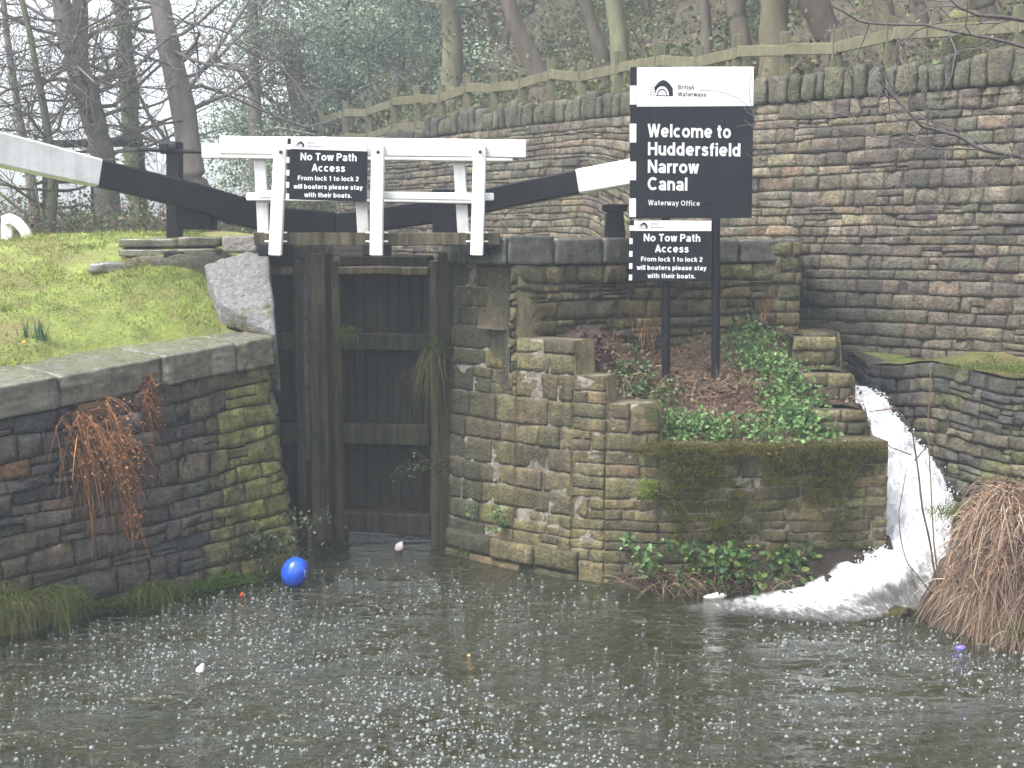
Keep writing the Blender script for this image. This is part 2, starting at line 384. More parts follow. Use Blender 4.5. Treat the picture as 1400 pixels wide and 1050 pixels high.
    P = place(SS, ZZ, np.full_like(SS, mo)+.006*vnoise(place(SS, ZZ, np.zeros_like(SS)), 9, 3))
    Q = place(SS, ZZ, np.full_like(SS, mo-back)); nsv = len(sv)
    T = np.zeros((P.size//3, 4)); T[:, :3] = mortar
    if topf is not None:
        tf = np.vectorize(topf); jm = (np.abs(tf(SS+.06)-tf(SS-.06)) > .01).reshape(-1); T[jm, :3] = np.array(palette[3])*.7
    if mossf is not None: T[:, 3] = mossf(P.reshape(-1, 3))*.8
    V = np.concatenate([P.reshape(-1, 3), Q.reshape(-1, 3)]); n0 = ns*nsv; g = grid_faces(ns, nsv)
    F = [g, g[:, ::-1]+n0]
    i = np.arange(ns-1)*nsv; F.append(np.stack([i+nsv-1, i+2*nsv-1, i+2*nsv-1+n0, i+nsv-1+n0], 1))
    q = np.arange(nsv-1); F.append(np.stack([q+1, q, q+n0, q+1+n0], 1)); q = q+(ns-1)*nsv; F.append(np.stack([q, q+1, q+1+n0, q+n0], 1))
    T2 = T.copy(); T2[:, :3] = np.array(palette[0])*.8; mb.add(V, F, np.concatenate([T, T2]))
    return pos, L

# ================================================================== THE SETTING
def sheet(name, X, Y, zf, m, kind='structure', tint=(1, 1, 1, 0)):
    xx, yy = np.meshgrid(X, Y, indexing='ij'); zz = zf(xx, yy); mb = MB()
    mb.add(np.stack([xx, yy, zz], -1).reshape(-1, 3), [grid_faces(len(X), len(Y))], tint)
    return tag(mb.build(name, m), kind=kind)
sheet('canal_bed', np.linspace(-90, 90, 3), np.linspace(-30, 110, 3), lambda x, y: x*0-1.2, M['mud'])

# water ---------------------------------------------------------------
wm = bpy.data.materials.new('rainy_canal_water'); wm.use_nodes = True; N = wm.node_tree.nodes; LK = wm.node_tree.links.new
b = N['Principled BSDF']; b.inputs['Base Color'].default_value = (.024, .026, .012, 1); b.inputs['Roughness'].default_value = .05; b.inputs['IOR'].default_value = 1.33
tc = N.new('ShaderNodeTexCoord')
def wnoise(scale, det, stretch=(1, 1, 1)):
    mp = N.new('ShaderNodeMapping'); mp.inputs['Scale'].default_value = stretch; LK(tc.outputs['Object'], mp.inputs[0])
    q = N.new('ShaderNodeTexNoise'); q.inputs['Scale'].default_value = scale; q.inputs['Detail'].default_value = det; LK(mp.outputs[0], q.inputs['Vector']); return q.outputs['Fac']
def wm_op(op, a, b_):
    q = N.new('ShaderNodeMath'); q.operation = op
    for k, v in ((0, a), (1, b_)):
        if isinstance(v, (int, float)): q.inputs[k].default_value = v
        else: LK(v, q.inputs[k])
    return q.outputs[0]
# rain rings: distance to random drops
vo = N.new('ShaderNodeTexVoronoi'); vo.inputs['Scale'].default_value = 5.5; LK(tc.outputs['Object'], vo.inputs['Vector'])
rings = wm_op('MULTIPLY', wm_op('SINE', wm_op('MULTIPLY', vo.outputs['Distance'], 55), 0), wm_op('MAXIMUM', wm_op('SUBTRACT', .55, vo.outputs['Distance']), 0))
vo2 = N.new('ShaderNodeTexVoronoi'); vo2.inputs['Scale'].default_value = 9.0; LK(tc.outputs['Object'], vo2.inputs['Vector'])
rings2 = wm_op('MULTIPLY', wm_op('SINE', wm_op('MULTIPLY', vo2.outputs['Distance'], 45), 0), wm_op('MAXIMUM', wm_op('SUBTRACT', .5, vo2.outputs['Distance']), 0))
calm = N.new('ShaderNodeMapRange'); calm.inputs[1].default_value = .38; calm.inputs[2].default_value = .62; calm.inputs[3].default_value = .15; calm.inputs[4].default_value = 1.5
LK(wnoise(.55, 3, (1, 1.6, 1)), calm.inputs[0])
h = wm_op('ADD', wm_op('MULTIPLY', wnoise(7, 4, (.55, 1.2, 1)), 2.2), wm_op('MULTIPLY', wnoise(22, 3), .55))
h = wm_op('ADD', h, wm_op('MULTIPLY', wnoise(2.6, 3, (.3, 1.7, 1)), 2.6)); h = wm_op('MULTIPLY', h, calm.outputs[0])
h = wm_op('ADD', h, wm_op('ADD', wm_op('MULTIPLY', rings, .7), wm_op('MULTIPLY', rings2, .4)))
bu = N.new('ShaderNodeBump'); bu.inputs['Strength'].default_value = 1.0; bu.inputs['Distance'].default_value = .045; LK(h, bu.inputs['Height']); LK(bu.outputs[0], b.inputs['Normal'])
sheet('water', np.linspace(-40, 40, 9), np.linspace(-25, 17.2, 9), lambda x, y: x*0, wm)

# left grass bank ------------------------------------------------------
A = onz(0, 872, 0); B = onz(413, 775, 0); A2, B2 = A[:2], B[:2]
tw = nrm(B2-A2); nw = np.array([-tw[1], tw[0]]); LW = np.linalg.norm(B2-A2)
def zc_of(s): return 2.53+.37*np.clip(s/LW, -.6, 1.05)
def bank_z(x, y):
    px, py = x-A2[0], y-A2[1]; s = px*tw[0]+py*tw[1]; d = px*nw[0]+py*nw[1]
    d0 = 1.12-.42*sstep(s, 1.8, 3.2)
    z = zc_of(s)+.02+.285*np.maximum(d-d0, 0)+.10*sstep(d, d0, d0+.4)+.16*sstep(s, 2.5, 4)*sstep(d, .75, 1.3)
    z = z-.12*(1-sstep(d, d0-.15, d0+.2))
    top = 4.03+.03*np.sin(x*.9)
    z = z+.27*sstep(x, -6.2, -4.4)*sstep(y, 14.2, 16.0)*(1-.85*sstep(x, -4.3, -3.6))
    z = top-np.logaddexp(0, (top-z)*7)/7+.03
    p = np.stack([x, y, x*0], -1)
    return z+.05*fbm(p, 1.1, 3, 3)+.02*vnoise(p, 4, 9)
ss_ = np.linspace(-14, 9, 140); dd_ = np.concatenate([np.linspace(.3, 6, 60), np.linspace(6.3, 14, 30)])
sg, dg = np.meshgrid(ss_, dd_, indexing='ij')
bx = A2[0]+sg*tw[0]+dg*nw[0]; by = A2[1]+sg*tw[1]+dg*nw[1]
bx = np.where(by > 15.2, np.minimum(bx, -3.5), bx)
mb = MB(); mb.add(np.stack([bx, by, bank_z(bx, by)], -1).reshape(-1, 3), [grid_faces(len(ss_), len(dd_))])
tag(mb.build('grass_bank', M['turf']), kind='structure')

# retaining wall line, hillside ----------------------------------------
RW = [(-7.5, 36), tuple(at(440, 200, 30)[:2]), tuple(at(530, 190, 26.3)[:2]), tuple(at(700, 180, 22.8)[:2]), tuple(at(860, 165, 20.6)[:2]), tuple(at(1030, 146, 19.1)[:2]),
      tuple(at(1200, 130, 17.9)[:2]), tuple(at(1400, 118, 16.5)[:2]), (8.6, 14.6), (10.5, 11.5), (12.5, 7)]
RWx = np.array([p[0] for p in RW]); RWy = np.array([p[1] for p in RW])
def yw(x): return np.interp(x, np.concatenate([[-60, -20], RWx, [40]]), np.concatenate([[60, 44], RWy, [-30]]))
def hill_z(x, y):
    D = y-yw(x); base = 4.0+1.95*sstep(x, -9, -5)
    z = base+(.17*np.clip(D-.3, 0, 9)+.62*np.clip(D-9, 0, 24)+.15*np.maximum(D-33, 0))*sstep(x, -15, -3.5)
    p = np.stack([x, y, x*0], -1)
    return z+.25*fbm(p, .35, 21, 4)*sstep(D, .5, 3)
hx = np.concatenate([np.linspace(-60, -16, 30), np.linspace(-15, 16, 110), np.linspace(17, 60, 25)]); hD = np.concatenate([np.linspace(.15, 20, 60), np.linspace(21, 90, 40)])
xx, DD = np.meshgrid(hx, hD, indexing='ij'); yy = yw(xx)+DD
mb = MB(); mb.add(np.stack([xx, yy, hill_z(xx, yy)], -1).reshape(-1, 3), [grid_faces(len(hx), len(hD))])
tag(mb.build('hillside', M['hill']), kind='structure')
# flat lockside ground either side of the chamber, far meadow
xl = np.linspace(-90, -4.35, 60); yl = np.concatenate([np.linspace(20.5, 40, 40), np.linspace(43, 110, 20)])
sheet('ground', xl, yl, lambda x, y: 3.9+.06*fbm(np.stack([x, y, x*0], -1), .6, 5, 3), M['turf'])
xr = np.linspace(-.85, 4.25, 30)
mb = MB(); xx, tt = np.meshgrid(xr, np.linspace(0, 1, 30), indexing='ij'); y0 = np.interp(xr, [-.85, 0, 4.2, 5.2, 9.5], [16.5, 15.8, 17.4, 17.9, 17.0])[:, None]
yy = y0+(np.maximum(yw(xx)+.2, y0+.05)-y0)*tt
mb.add(np.stack([xx, yy, 3.93+.02*vnoise(np.stack([xx, yy, xx*0], -1), 2, 4)], -1).reshape(-1, 3), [grid_faces(30, 30)])
tag(mb.build('lockside_path', M['turf']), kind='structure')
sheet('chamber_water', np.linspace(-4.35, -.85, 3), np.linspace(16.9, 40, 3), lambda x, y: x*0+1.0, wm)

# ================================================================== LEFT WING WALL
PAL_WING = [(.11, .10, .095), (.085, .08, .082), (.13, .12, .105), (.10, .085, .075), (.14, .115, .085), (.075, .07, .072)]
def wing_tint(c, p, r):
    f = sstep(p[0], -3.75, -3.1)*.85+.35*sstep(p[0], -4.6, -5.0)*sstep(1.2-p[2], 0, .6)
    g = np.array([.25, .245, .07])*r.uniform(.7, 1.3)
    c = c*(1-f)+g*f
    if r.random() < .02: c = np.array([.20, .11, .055])*r.uniform(.7, 1.1)
    return c
def wing_moss(P): return .32*sstep(P[:, 0], -3.75, -2.8)+.16*sstep(.45-P[:, 2], 0, .45)-.12
wall = thing('wing_wall', 'dark mossy stone wall under the grass bank at left, topped by sloping flagstones', 'stone wall', (*((A2+B2)/2), 0))
mb = MB(); e0 = A2-tw*4.5
wz1 = lambda s: 2.53+.37*np.clip((np.asarray(s)-4.5)/LW, -.6, 1.05)-.34
topc = at(372, 470, 15.42)
wing_path = [tuple(e0), tuple(A2), tuple(A2+tw*LW*.5+nw*-.03), tuple(B2)]
stone_wall(mb, wing_path, -.4, wz1, ch=(.15, .29), lw=(.18, .55), joint=.016, bulge=.024, rough=.026, depth=.06, rad=.011, endlean=.125, splitf=lambda q: .18, batter=.045, palette=PAL_WING,
           mortar=(.012, .011, .010), mossf=wing_moss, wav=.045, seed=3, jit=.02, tintf=wing_tint, back=.35)  # near-black mortar paints in the contact shadow between the stones
# end return of the wall, leaning back towards the gate
stone_wall(mb, [tuple(B2), tuple(B2+np.array([-.22, .42])), (-3.25, 16.25)], -.4, 2.62, ch=(.15, .29), lw=(.25, .5), joint=.018, bulge=.035, rough=.02, depth=.07, batter=.125, palette=[(.15, .15, .07)],
           mortar=(.04, .04, .02), mossf=lambda P: P[:, 2]*0+.12, wav=.03, seed=4, back=.3)
mb.build('masonry', M['stone_wing'], wall)
# sloping flagstones: (pixel ends of the front top edge)
cuts = [-4.6, -2.6, -1.0, .78, 2.0, 2.95, LW-.30]
for k in range(len(cuts)-1):
    mb = MB(); a, c = cuts[k]+.006, cuts[k+1]-.006; bot = []; top = []
    lip = [.10, .07, .11, .05, .09, .07][k]; lip2 = lip-.02
    dep = [1.3, 1.3, 1.35, 1.25, 1.15, .75][k]
    bt = .045*2.5
    for (s, d) in ((a, bt-lip), (c, bt-lip2), (c, dep), (a, dep)):
        q = A2+tw*s+nw*d; z = zc_of(s)+(.0 if k % 2 else .012)
        bot.append((*q, z-.34)); top.append((*q, z+.05*(d > .5)))
    block(mb, bot+top, n=21, rnd=.05, noise=.035, nscale=4, seed=30+k, rough=.012, tint=(*(np.array([.155, .155, .12])*[.9, 1.05, 1.0, .92, 1.05, 1.0][k]), .02 if k < 5 else .16))
    mb.build('coping_stone', M['slab'], wall)

# ramped block between wing wall and lock side
rb = MB()
tp = [at(289, 392, 15.35), at(376, 449, 15.32), at(366, 352, 16.05), at(352, 333, 16.25), ]
tpq = [at(298, 412, 15.18), at(378, 460, 15.1), at(366, 335, 15.85), at(278, 362, 15.5)]
block(rb, [p+np.array([0, .25, -.75]) for p in tpq]+tpq, n=21, rnd=.03, noise=.02, nscale=5, rough=.012, seed=5, tint=(.245, .245, .245, -.2))
Vv = rb.V[-1]; fm = sstep(.5*(3.22-Vv[:, 2])+.25*vnoise(Vv, 3, 3), -.02, .25)*.5-.2; rb.T[-1][:, 3] = fm
tag(rb.build('ramp_stone', M['rock']), 'large tilted grey rock-faced stone with yellow moss beside the lock gate', 'stone block')

# left lock-side masonry carrying the bridge end
ls = thing('lock_wall', 'dark stone lock side under the left end of the white footbridge', 'stone wall', (-4.2, 16, 0))
mb = MB(); stone_wall(mb, [(-4.4, 15.98), (-3.42, 15.98), (-3.36, 16.35)], 0, 3.5, ch=(.25, .35), lw=(.4, .8), palette=[(.12, .11, .08)], seed=8, batter=0, back=.4, mossf=lambda P: P[:, 2]*0+.05)
mb.build('masonry', M['stone_lock'], ls)
mb = MB(); block(mb, box8(*sorted((at(308, 330, 15.9)[0], at(356, 330, 15.9)[0])), 15.72, 16.5, 3.86, 4.07), n=13, rnd=.08, noise=.02, tint=(.30, .28, .26, .0), rough=.008); mb.build('coping_stone', M['rock'], ls)
mb = MB(); stone_wall(mb, [(-4.32, 40), (-4.32, 16.7)][::-1], .5, 3.9, ch=(.3, .35), lw=(.5, .9), palette=[(.12, .11, .08)], seed=9, cell=.2); mb.build('chamber_side', M['stone_lock'], ls)
# two-tier stone steps
st = thing('stone_steps', 'two low mossy stone ledges stepping up beside the black balance beam', 'stone steps', (*at(230, 345, 16.3)[:2], 3.8))
for (xa, xb, y, za, zb, dk) in ((158, 245, 16.55, 326, 338, 0), (243, 302, 16.5, 324, 337, 1), (159, 240, 16.35, 341, 351, 2), (238, 300, 16.32, 340, 351, 3)):
    mb = MB(); block(mb, box8(at(xa, 330, y)[0], at(xb, 330, y)[0], y, y+.55, zat(zb, y), zat(za, y)), n=9, rnd=.12, noise=.03, nscale=4, seed=40+dk, rough=.008, tint=(.13, .125, .085, .08)); mb.build('ledge_stone', M['slab'], st)
mb = MB(); block(mb, box8(at(168, 350, 15.95)[0], at(318, 350, 15.95)[0], 15.98, 16.32, 3.1, zat(351, 15.98)), n=9, rnd=.1, noise=.05, tint=(.11, .10, .07, .1)); mb.build('footing', M['rock'], st)
mb = MB(); p = onz(150, 366, 3.62); py = 16.0
d_ = ray(150, 368); Ys = np.linspace(14, 19, 200); hit = np.where(EYE+d_[2]/d_[1]*Ys < bank_z(d_[0]/d_[1]*Ys, Ys))[0]; Y_ = Ys[hit[0]] if len(hit) else 16.5
p = np.array([d_[0]/d_[1]*Y_, Y_]); z = bank_z(p[0:1], p[1:2])[0]
block(mb, box8(p[0]-.26, p[0]+.24, Y_-.12, Y_+.22, z-.06, z+.09), n=9, rnd=.2, noise=.03, nscale=5, seed=50, rough=.008, tint=(.17, .165, .14, .05))
tag(mb.build('flat_stone', M['slab']), 'small flat loose stone lying in the grass below the ledges', 'stone')

# ================================================================== RIGHT LOCK WALL (curved, stepped)
PAL_L = [tuple(np.array(c_)*np.array([.92, .88, .68])) for c_ in ((.185, .165, .10), (.15, .14, .085), (.20, .18, .115), (.13, .125, .075), (.17, .145, .09), (.21, .185, .115))]
PAL_F = [tuple(np.array(c_)*np.array([1.1, 1.0, .82])) for c_ in ((.20, .165, .105), (.17, .14, .09), (.14, .125, .075), (.22, .18, .115))]
def xy(px, py, Y): return tuple(at(px, py, Y)[:2])
Lc = [(-.88, 16.25), xy(612, 757, 15.75), xy(655, 762, 15.35), xy(700, 772, 15.0), xy(745, 786, 14.68), xy(790, 797, 14.42), xy(830, 800, 14.28), xy(900, 802, 14.2), xy(1040, 800, 14.25), xy(1211, 800, 14.42)]
Lc = [np.array(p) for p in Lc]
def lmoss(P):
    g = .10*sstep(.55-P[:, 2], 0, .5)
    f = sstep(P[:, 0], 1.1, 1.9)*sstep(P[:, 2], .05, .4)*.262
    edge = .12*sstep(P[:, 0], 1.3, 1.6)*sstep(P[:, 2], 1.45, 1.62)
    lft = .10*sstep(-.35-P[:, 0], 0, .5)
    return g+f+edge+lft-.08*(1-f*3)
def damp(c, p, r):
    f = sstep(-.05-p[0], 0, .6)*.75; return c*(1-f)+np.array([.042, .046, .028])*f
lw_ = thing('lock_wall', 'pale-jointed curved stone wall right of the gate, stepping down to a mossy front', 'stone wall', (1.2, 15, 0))
MORT = (.30, .27, .22)
body = MB()
def sec(pts, z0, z1, seed, **k):
    kw = dict(ch=(.36, .44), lw=(.26, .6), joint=.014, bulge=.02, rough=.014, depth=.03, palette=PAL_L, mortar=MORT, mossf=lmoss, tintf=damp, wav=.02, batter=.03); kw.update(k)
    stone_wall(body, pts, z0, z1, seed=seed, **kw)
def shift(pts, d):   # move path outwards
    pts = [np.array(p) for p in pts]; pos, L = path_fn(pts); o = []
    cs = np.concatenate([[0], np.cumsum([np.linalg.norm(pts[i+1]-pts[i]) for i in range(len(pts)-1)])])
    for q, s in zip(pts, cs): o.append(q+pos(np.array(s))[1]*d)
    return o
sec(shift(Lc[1:6], .05), -.4, .34, 11, ch=(.3, .4), lw=(.4, .9), bulge=.05, mortar=(.05, .05, .04), joint=.025)      # bulging footing course
SL = np.concatenate([[0], np.cumsum([np.linalg.norm(Lc[i+1]-Lc[i]) for i in range(len(Lc)-1)])])
def ltop(q): return 3.715 if q < SL[3] else 2.84 if q < SL[5]-.12 else 2.44 if q < SL[6]-.05 else 2.13 if q < SL[7] else 1.665
sec(Lc, -.35, 3.72, 12, ch=(.24, .36), lw=(.24, .58), topf=ltop, breaks=(SL[3], SL[5]-.12, SL[6]-.05, SL[7]), splitf=lambda q: np.interp(q, [SL[2], SL[4], SL[6], SL[7]], [.02, .3, .6, .85]), bulge=.010, rough=.013, rad=.010, joint=.013, depth=.018, jit=.014)
body.build('masonry', M['stone_lock'], lw_)
# back rubble wall above the planted bank
BW = [xy(699, 340, 15.06), xy(760, 340, 15.55), xy(860, 340, 16.3), xy(980, 340, 16.75), xy(1093, 340, 17.1)]
mb = MB(); stone_wall(mb, BW, 2.2, 3.70, ch=(.10, .26), lw=(.2, .6), joint=.02, bulge=.03, rough=.026, depth=.05, splitf=lambda q: .25, palette=PAL_L+[(.10, .09, .07)], mortar=(.085, .08, .065), mossf=lambda P: P[:, 2]*0+.02, wav=.04, seed=21, jit=.02, tintf=damp)
mb.build('rubble_face', M['stone_lock'], lw_)
# coping of the lock side
pos, L = path_fn([(-.86, 16.2), (-.80, 15.75), (-.40, 15.36)]+BW)
cs = [0, .8, 1.45, 2.2, 3.0, 3.7, 4.4, 5.1, L]
for k in range(len(cs)-1):
    mb = MB(); a, c = cs[k]+.008, cs[k+1]-.008; pa, na = pos(np.array(a)); pc, nc = pos(np.array(c))
    q = [pa+na*.05, pc+nc*.05, pc-nc*.5, pa-na*.5]; zt = [4.06, 4.05, 4.07, 4.04, 4.05, 4.06, 4.03, 4.03][k]
    block(mb, [(*p, 3.715) for p in q]+[(*p, zt) for p in q], n=13, rnd=.07, noise=.015, seed=60+k, rough=.006, tint=(.115, .115, .10, .03)); mb.build('coping_stone', M['slab'], lw_)
# stepped pillars on the right of the planted bank
for k, (xa, xb, Yf, pt, zb) in enumerate(((1110, 1187, 14.95, 560, 0), (1095, 1166, 15.65, 510, 0), (1085, 1144, 16.35, 460, 0), (1020, 1093, 16.95, 330, 2))):
    mb = MB(); x0, x1 = xat(xa, Yf), xat(xb, Yf); zt = zat(pt, Yf)
    stone_wall(mb, [(x0, Yf), (x1, Yf), (x1+.03, Yf+.75)], [-.1, -.1, -.1, 2.1][k], zt, ch=(.16, .24), lw=(.35, .65), palette=PAL_L, mortar=(.1, .09, .07), mossf=lambda P: P[:, 2]*0+.05, seed=70+k, batter=0, bulge=.02, depth=.03, back=.5)
    mb.build('stepped_end', M['stone_lock'], lw_)
mb = MB()                                                                # side wall along the spillway
stone_wall(mb, [Lc[9]+np.array([-.01, .09]), (4.33, 14.95), (4.40, 17.3)], -.3, lambda s: np.interp(s, [0, .5, .55, 1.2, 1.25, 1.9, 2.0, 3], [1.6, 1.6, 1.95, 1.95, 2.3, 2.3, 2.8, 2.8]), ch=(.16, .24), lw=(.3, .6), palette=PAL_L, mortar=(.05, .05, .04), mossf=lambda P: P[:, 2]*0+.1, seed=77, batter=0)
mb.build('spillway_side', M['stone_lock'], lw_)

# planted soil inside the stepped wall
def soil_z(x, y):
    z = 1.60+(y-14.45)*.44+.62*sstep(1.75-x, 0, .9)*sstep(y, 14.2, 14.9)-.25*sstep(x, 3.35, 3.9)+.42*sstep(.55-x, 0, .6)*sstep(y, 14.6, 15.1)+.12*sstep(y, 15.2, 15.6)
    p = np.stack([x, y, x*0], -1); return z+.05*fbm(p, 2.2, 8, 4)
xs = np.linspace(-.42, 4.3, 90); ts = np.linspace(0, 1, 60); front = np.interp(xs, [p[0] for p in Lc[3:]], [p[1] for p in Lc[3:]])+.12
xx, tt = np.meshgrid(xs, ts, indexing='ij'); yy = front[:, None]+(17.05-front[:, None])*tt
mb = MB(); mb.add(np.stack([xx, yy, soil_z(xx, yy)], -1).reshape(-1, 3), [grid_faces(90, 60)]); tag(mb.build('soil_bank', M['soil']), kind='structure')

# ================================================================== RETAINING WALL + FENCE
PAL_H = [tuple((np.array(c_)*.55+np.array([.185, .165, .122])*  .45)*np.array([1.0, .97, .90])) for c_ in ((.20, .175, .135), (.17, .15, .12), (.235, .19, .14), (.13, .12, .105), (.255, .215, .16), (.185, .15, .105), (.155, .145, .13), (.10, .092, .085), (.22, .20, .17))]
def hz0(s): return 3.55-1.7*sstep(np.asarray(s), 17.0, 19.2)
rw = thing('retaining_wall', 'tall coursed buff stone retaining wall behind the signs, upright stones along its top', 'stone wall', (3, 19.5, 3))
mb = MB(); pos, LR = path_fn(RW)
def hz_moss(P): return .10*sstep(P[:, 2], 5.6, 6.1)-.08+.16*sstep(3.7-P[:, 2], 0, .8)
def hz_tint(c, p, r):
    f = math.exp(-((p[0]-4.9)/.75)**2)*float(sstep(4.2-p[2], 0, 1.3))*.85; return c*(1-f)+np.array([.035, .036, .026])*f
stone_wall(mb, RW, hz0, 6.05, ch=(.10, .22), lw=(.13, .50), jit=.016, splitf=lambda q: .10, joint=.010, bulge=.013, rough=.018, depth=.035, rad=.010, palette=PAL_H, mortar=(.055, .048, .038), mossf=hz_moss, tintf=hz_tint, wav=.025, seed=33, batter=.03, back=.5, cell=.085)
mb.build('masonry', M['stone_hill'], rw)
mb = MB(); s = 0; r = np.random.default_rng(5); k = 0
while s < LR-.3:
    wdt = r.uniform(.10, .34) if s > 12 else r.uniform(.3, .7)
    hgt = r.uniform(.32, .50) if s > 12 else r.uniform(.16, .24)
    p0, n0 = pos(np.array(s+.01)); p1, n1 = pos(np.array(s+wdt-.01)); o = -.07+r.normal(0, .015); t0 = p1-p0
    q = [p0+n0*o, p1+n1*o, p1-n1*.42, p0-n0*.42]; lean = nrm(t0)*r.normal(0, .02)
    c = np.array([.115, .11, .075])*r.uniform(.7, 1.25)*np.array([1, r.uniform(.95, 1.08), r.uniform(.8, 1.1)])
    dz = r.normal(0, .02)
    block(mb, [(*p, 6.045) for p in q]+[(*(p+lean), 6.05+hgt+dz+r.normal(0, .02)) for p in q], n=5 if s < 10 else 7, rnd=.2, noise=.03, nscale=5, seed=k, rough=.01, tint=(*c, .07)); s += wdt; k += 1
mb.build('coping', M['stone_hill'], rw)

fp = [(440, 128, 29.8), (473, 133, 28.6), (505, 130, 27.6), (539, 133, 26.6), (571, 130, 25.8), (604, 127, 25.0), (639, 122, 24.2), (676, 119, 23.4), (713.6, 114, 22.7), (753, 108, 22.1), (796, 102, 21.5), (846, 95, 20.95),
      (900, 84, 20.4), (953.6, 73, 19.95), (1006, 62, 19.55), (1072, 48, 19.0), (1142, 39, 18.5), (1216, 26, 18.0), (1393, 6, 16.95), (1500, -20, 16.3)]
fe = thing('timber_fence', 'mossy timber post and rail fence running along the retaining wall top', 'fence', (2, 20, 6))
FP = []
for k, (px, py, Y) in enumerate(fp):
    x = xat(px, Y, 6.5); Yf = max(Y, float(yw(np.array([x]))[0])+.55); x = xat(px, Yf, 6.5); zt = 7.14+.06*math.sin(k*2.3)
    FP.append((x, Yf, zt)); mb = MB()
    beam(mb, [(x, Yf, 5.4), (x+.01*math.sin(k), Yf, zt)], .15, .14, up=(0, 1, 0), wob=.008, seg=6, tint=(.135, .13, .07, .0)); mb.build('post', M['oldwood'], fe)
for k in range(len(FP)-1):
    for (dz, hgt) in ((-.27, .17), (-.80, .15)):
        a, c = np.array(FP[k]), np.array(FP[k+1]); mb = MB(); a = a+np.array([0, -.09, dz+.01]); c = c+np.array([0, -.09, dz-.01])
        beam(mb, [a-(c-a)*.0+(c-a)*.004, c-(c-a)*.004], .04, hgt, wob=.008, seg=7, tint=(.15, .14, .078, .0)); mb.build('rail', M['oldwood'], fe)
mb = MB(); Y = 17.9; x = xat(1316, Y, 6.6)
block(mb, [(x-.22, Y-.2, 5.9), (x+.22, Y-.2, 5.9), (x+.22, Y+.25, 5.9), (x-.22, Y+.25, 5.9), (x-.27, Y-.22, 7.18), (x+.18, Y-.22, 7.22), (x+.18, Y+.2, 7.2), (x-.26, Y+.2, 7.16)], n=13, rnd=.12, noise=.04, seed=9, rough=.01, tint=(.15, .155, .055, .05))
tag(mb.build('stone_gatepost', M['stone_hill']), 'thick mossy green stone post beside the fence at top right', 'gatepost')

# lower wall beside the spillway
LWp = [(4.75, 18.6), xy(1180, 480, 17.3), xy(1290, 490, 16.05), xy(1400, 500, 15.0), (7.2, 13.8), (8.5, 11.5)]
lo = thing('spillway_wall', 'low wet green-stained stone wall right of the white waterfall', 'stone wall', (5.6, 15.5, 0))
def lo_tint(c, p, r):
    f = 1-sstep(p[0], 5.15, 5.55); return (c*(1-f)+np.array([.022, .022, .02])*f*r.uniform(.6, 1.4))
mb = MB(); stone_wall(mb, LWp, .2, lambda s: 2.36+.06*np.sin(np.asarray(s)*3), ch=(.13, .22), lw=(.14, .48), joint=.013, bulge=.02, rough=.026, depth=.05, rad=.011, splitf=lambda q: .2, palette=[(.14, .13, .085), (.11, .105, .08), (.16, .15, .09), (.095, .09, .08), (.13, .13, .06)],
    mortar=(.03, .028, .022), mossf=lambda P: P[:, 2]*0+.10*sstep(P[:, 0], 5.1, 5.5)-.05, wav=.014, seed=41, jit=.02, tintf=lo_tint, batter=.05, back=.4)
mb.build('masonry', M['stone_wing'], lo)
# ledge between the two walls
posL, LL = path_fn(LWp); sL = np.linspace(0, LL, 60); a, n = posL(sL); mb = MB(); rows = []
for t in np.linspace(0, 1, 12):
    q = a-n*(.1+1.6*t); z = 2.36+.06*np.sin(sL*3)+.12*t+.05*fbm(np.stack([q[:, 0], q[:, 1], sL*0], -1), 2, 5, 3); rows.append(np.stack([q[:, 0], q[:, 1], z], -1))
V = np.stack(rows, 1); mb.add(V.reshape(-1, 3), [grid_faces(60, 12)], (.42, .44, .4, 0)); tag(mb.build('ledge', M['turf']), kind='structure')
# back of the spillway: dark stepped weir wall
mb = MB(); stone_wall(mb, [(4.3, 17.2), (5.05, 17.25)], .5, 1.86, ch=(.16, .2), lw=(.3, .5), palette=[(.04, .04, .035)], mortar=(.02, .02, .02), seed=44, batter=0, mossf=lambda P: P[:, 2]*0)
tag(mb.build('weir_wall', M['stone_wing']), 'small dark wet stone sill at the head of the waterfall', 'weir')
# right bank of mud
def mud_z(x, y):
    sx = np.interp(y, [0, 8, 11.6, 12.6, 13.4, 14.2, 15.2, 17], [8.5, 7.0, 5.35, 4.35, 4.45, 4.75, 5.2, 5.3]); e = x-sx
    z = -.35+np.minimum(np.maximum(e+.3, 0)*1.1, 1.15+.12*np.maximum(e, 0)); p = np.stack([x, y, x*0], -1)
    return z+.07*fbm(p, 2.5, 31, 4)
sheet('mud_bank', np.linspace(3.6, 14, 120), np.linspace(4, 16.5, 120), mud_z, M['mud'])

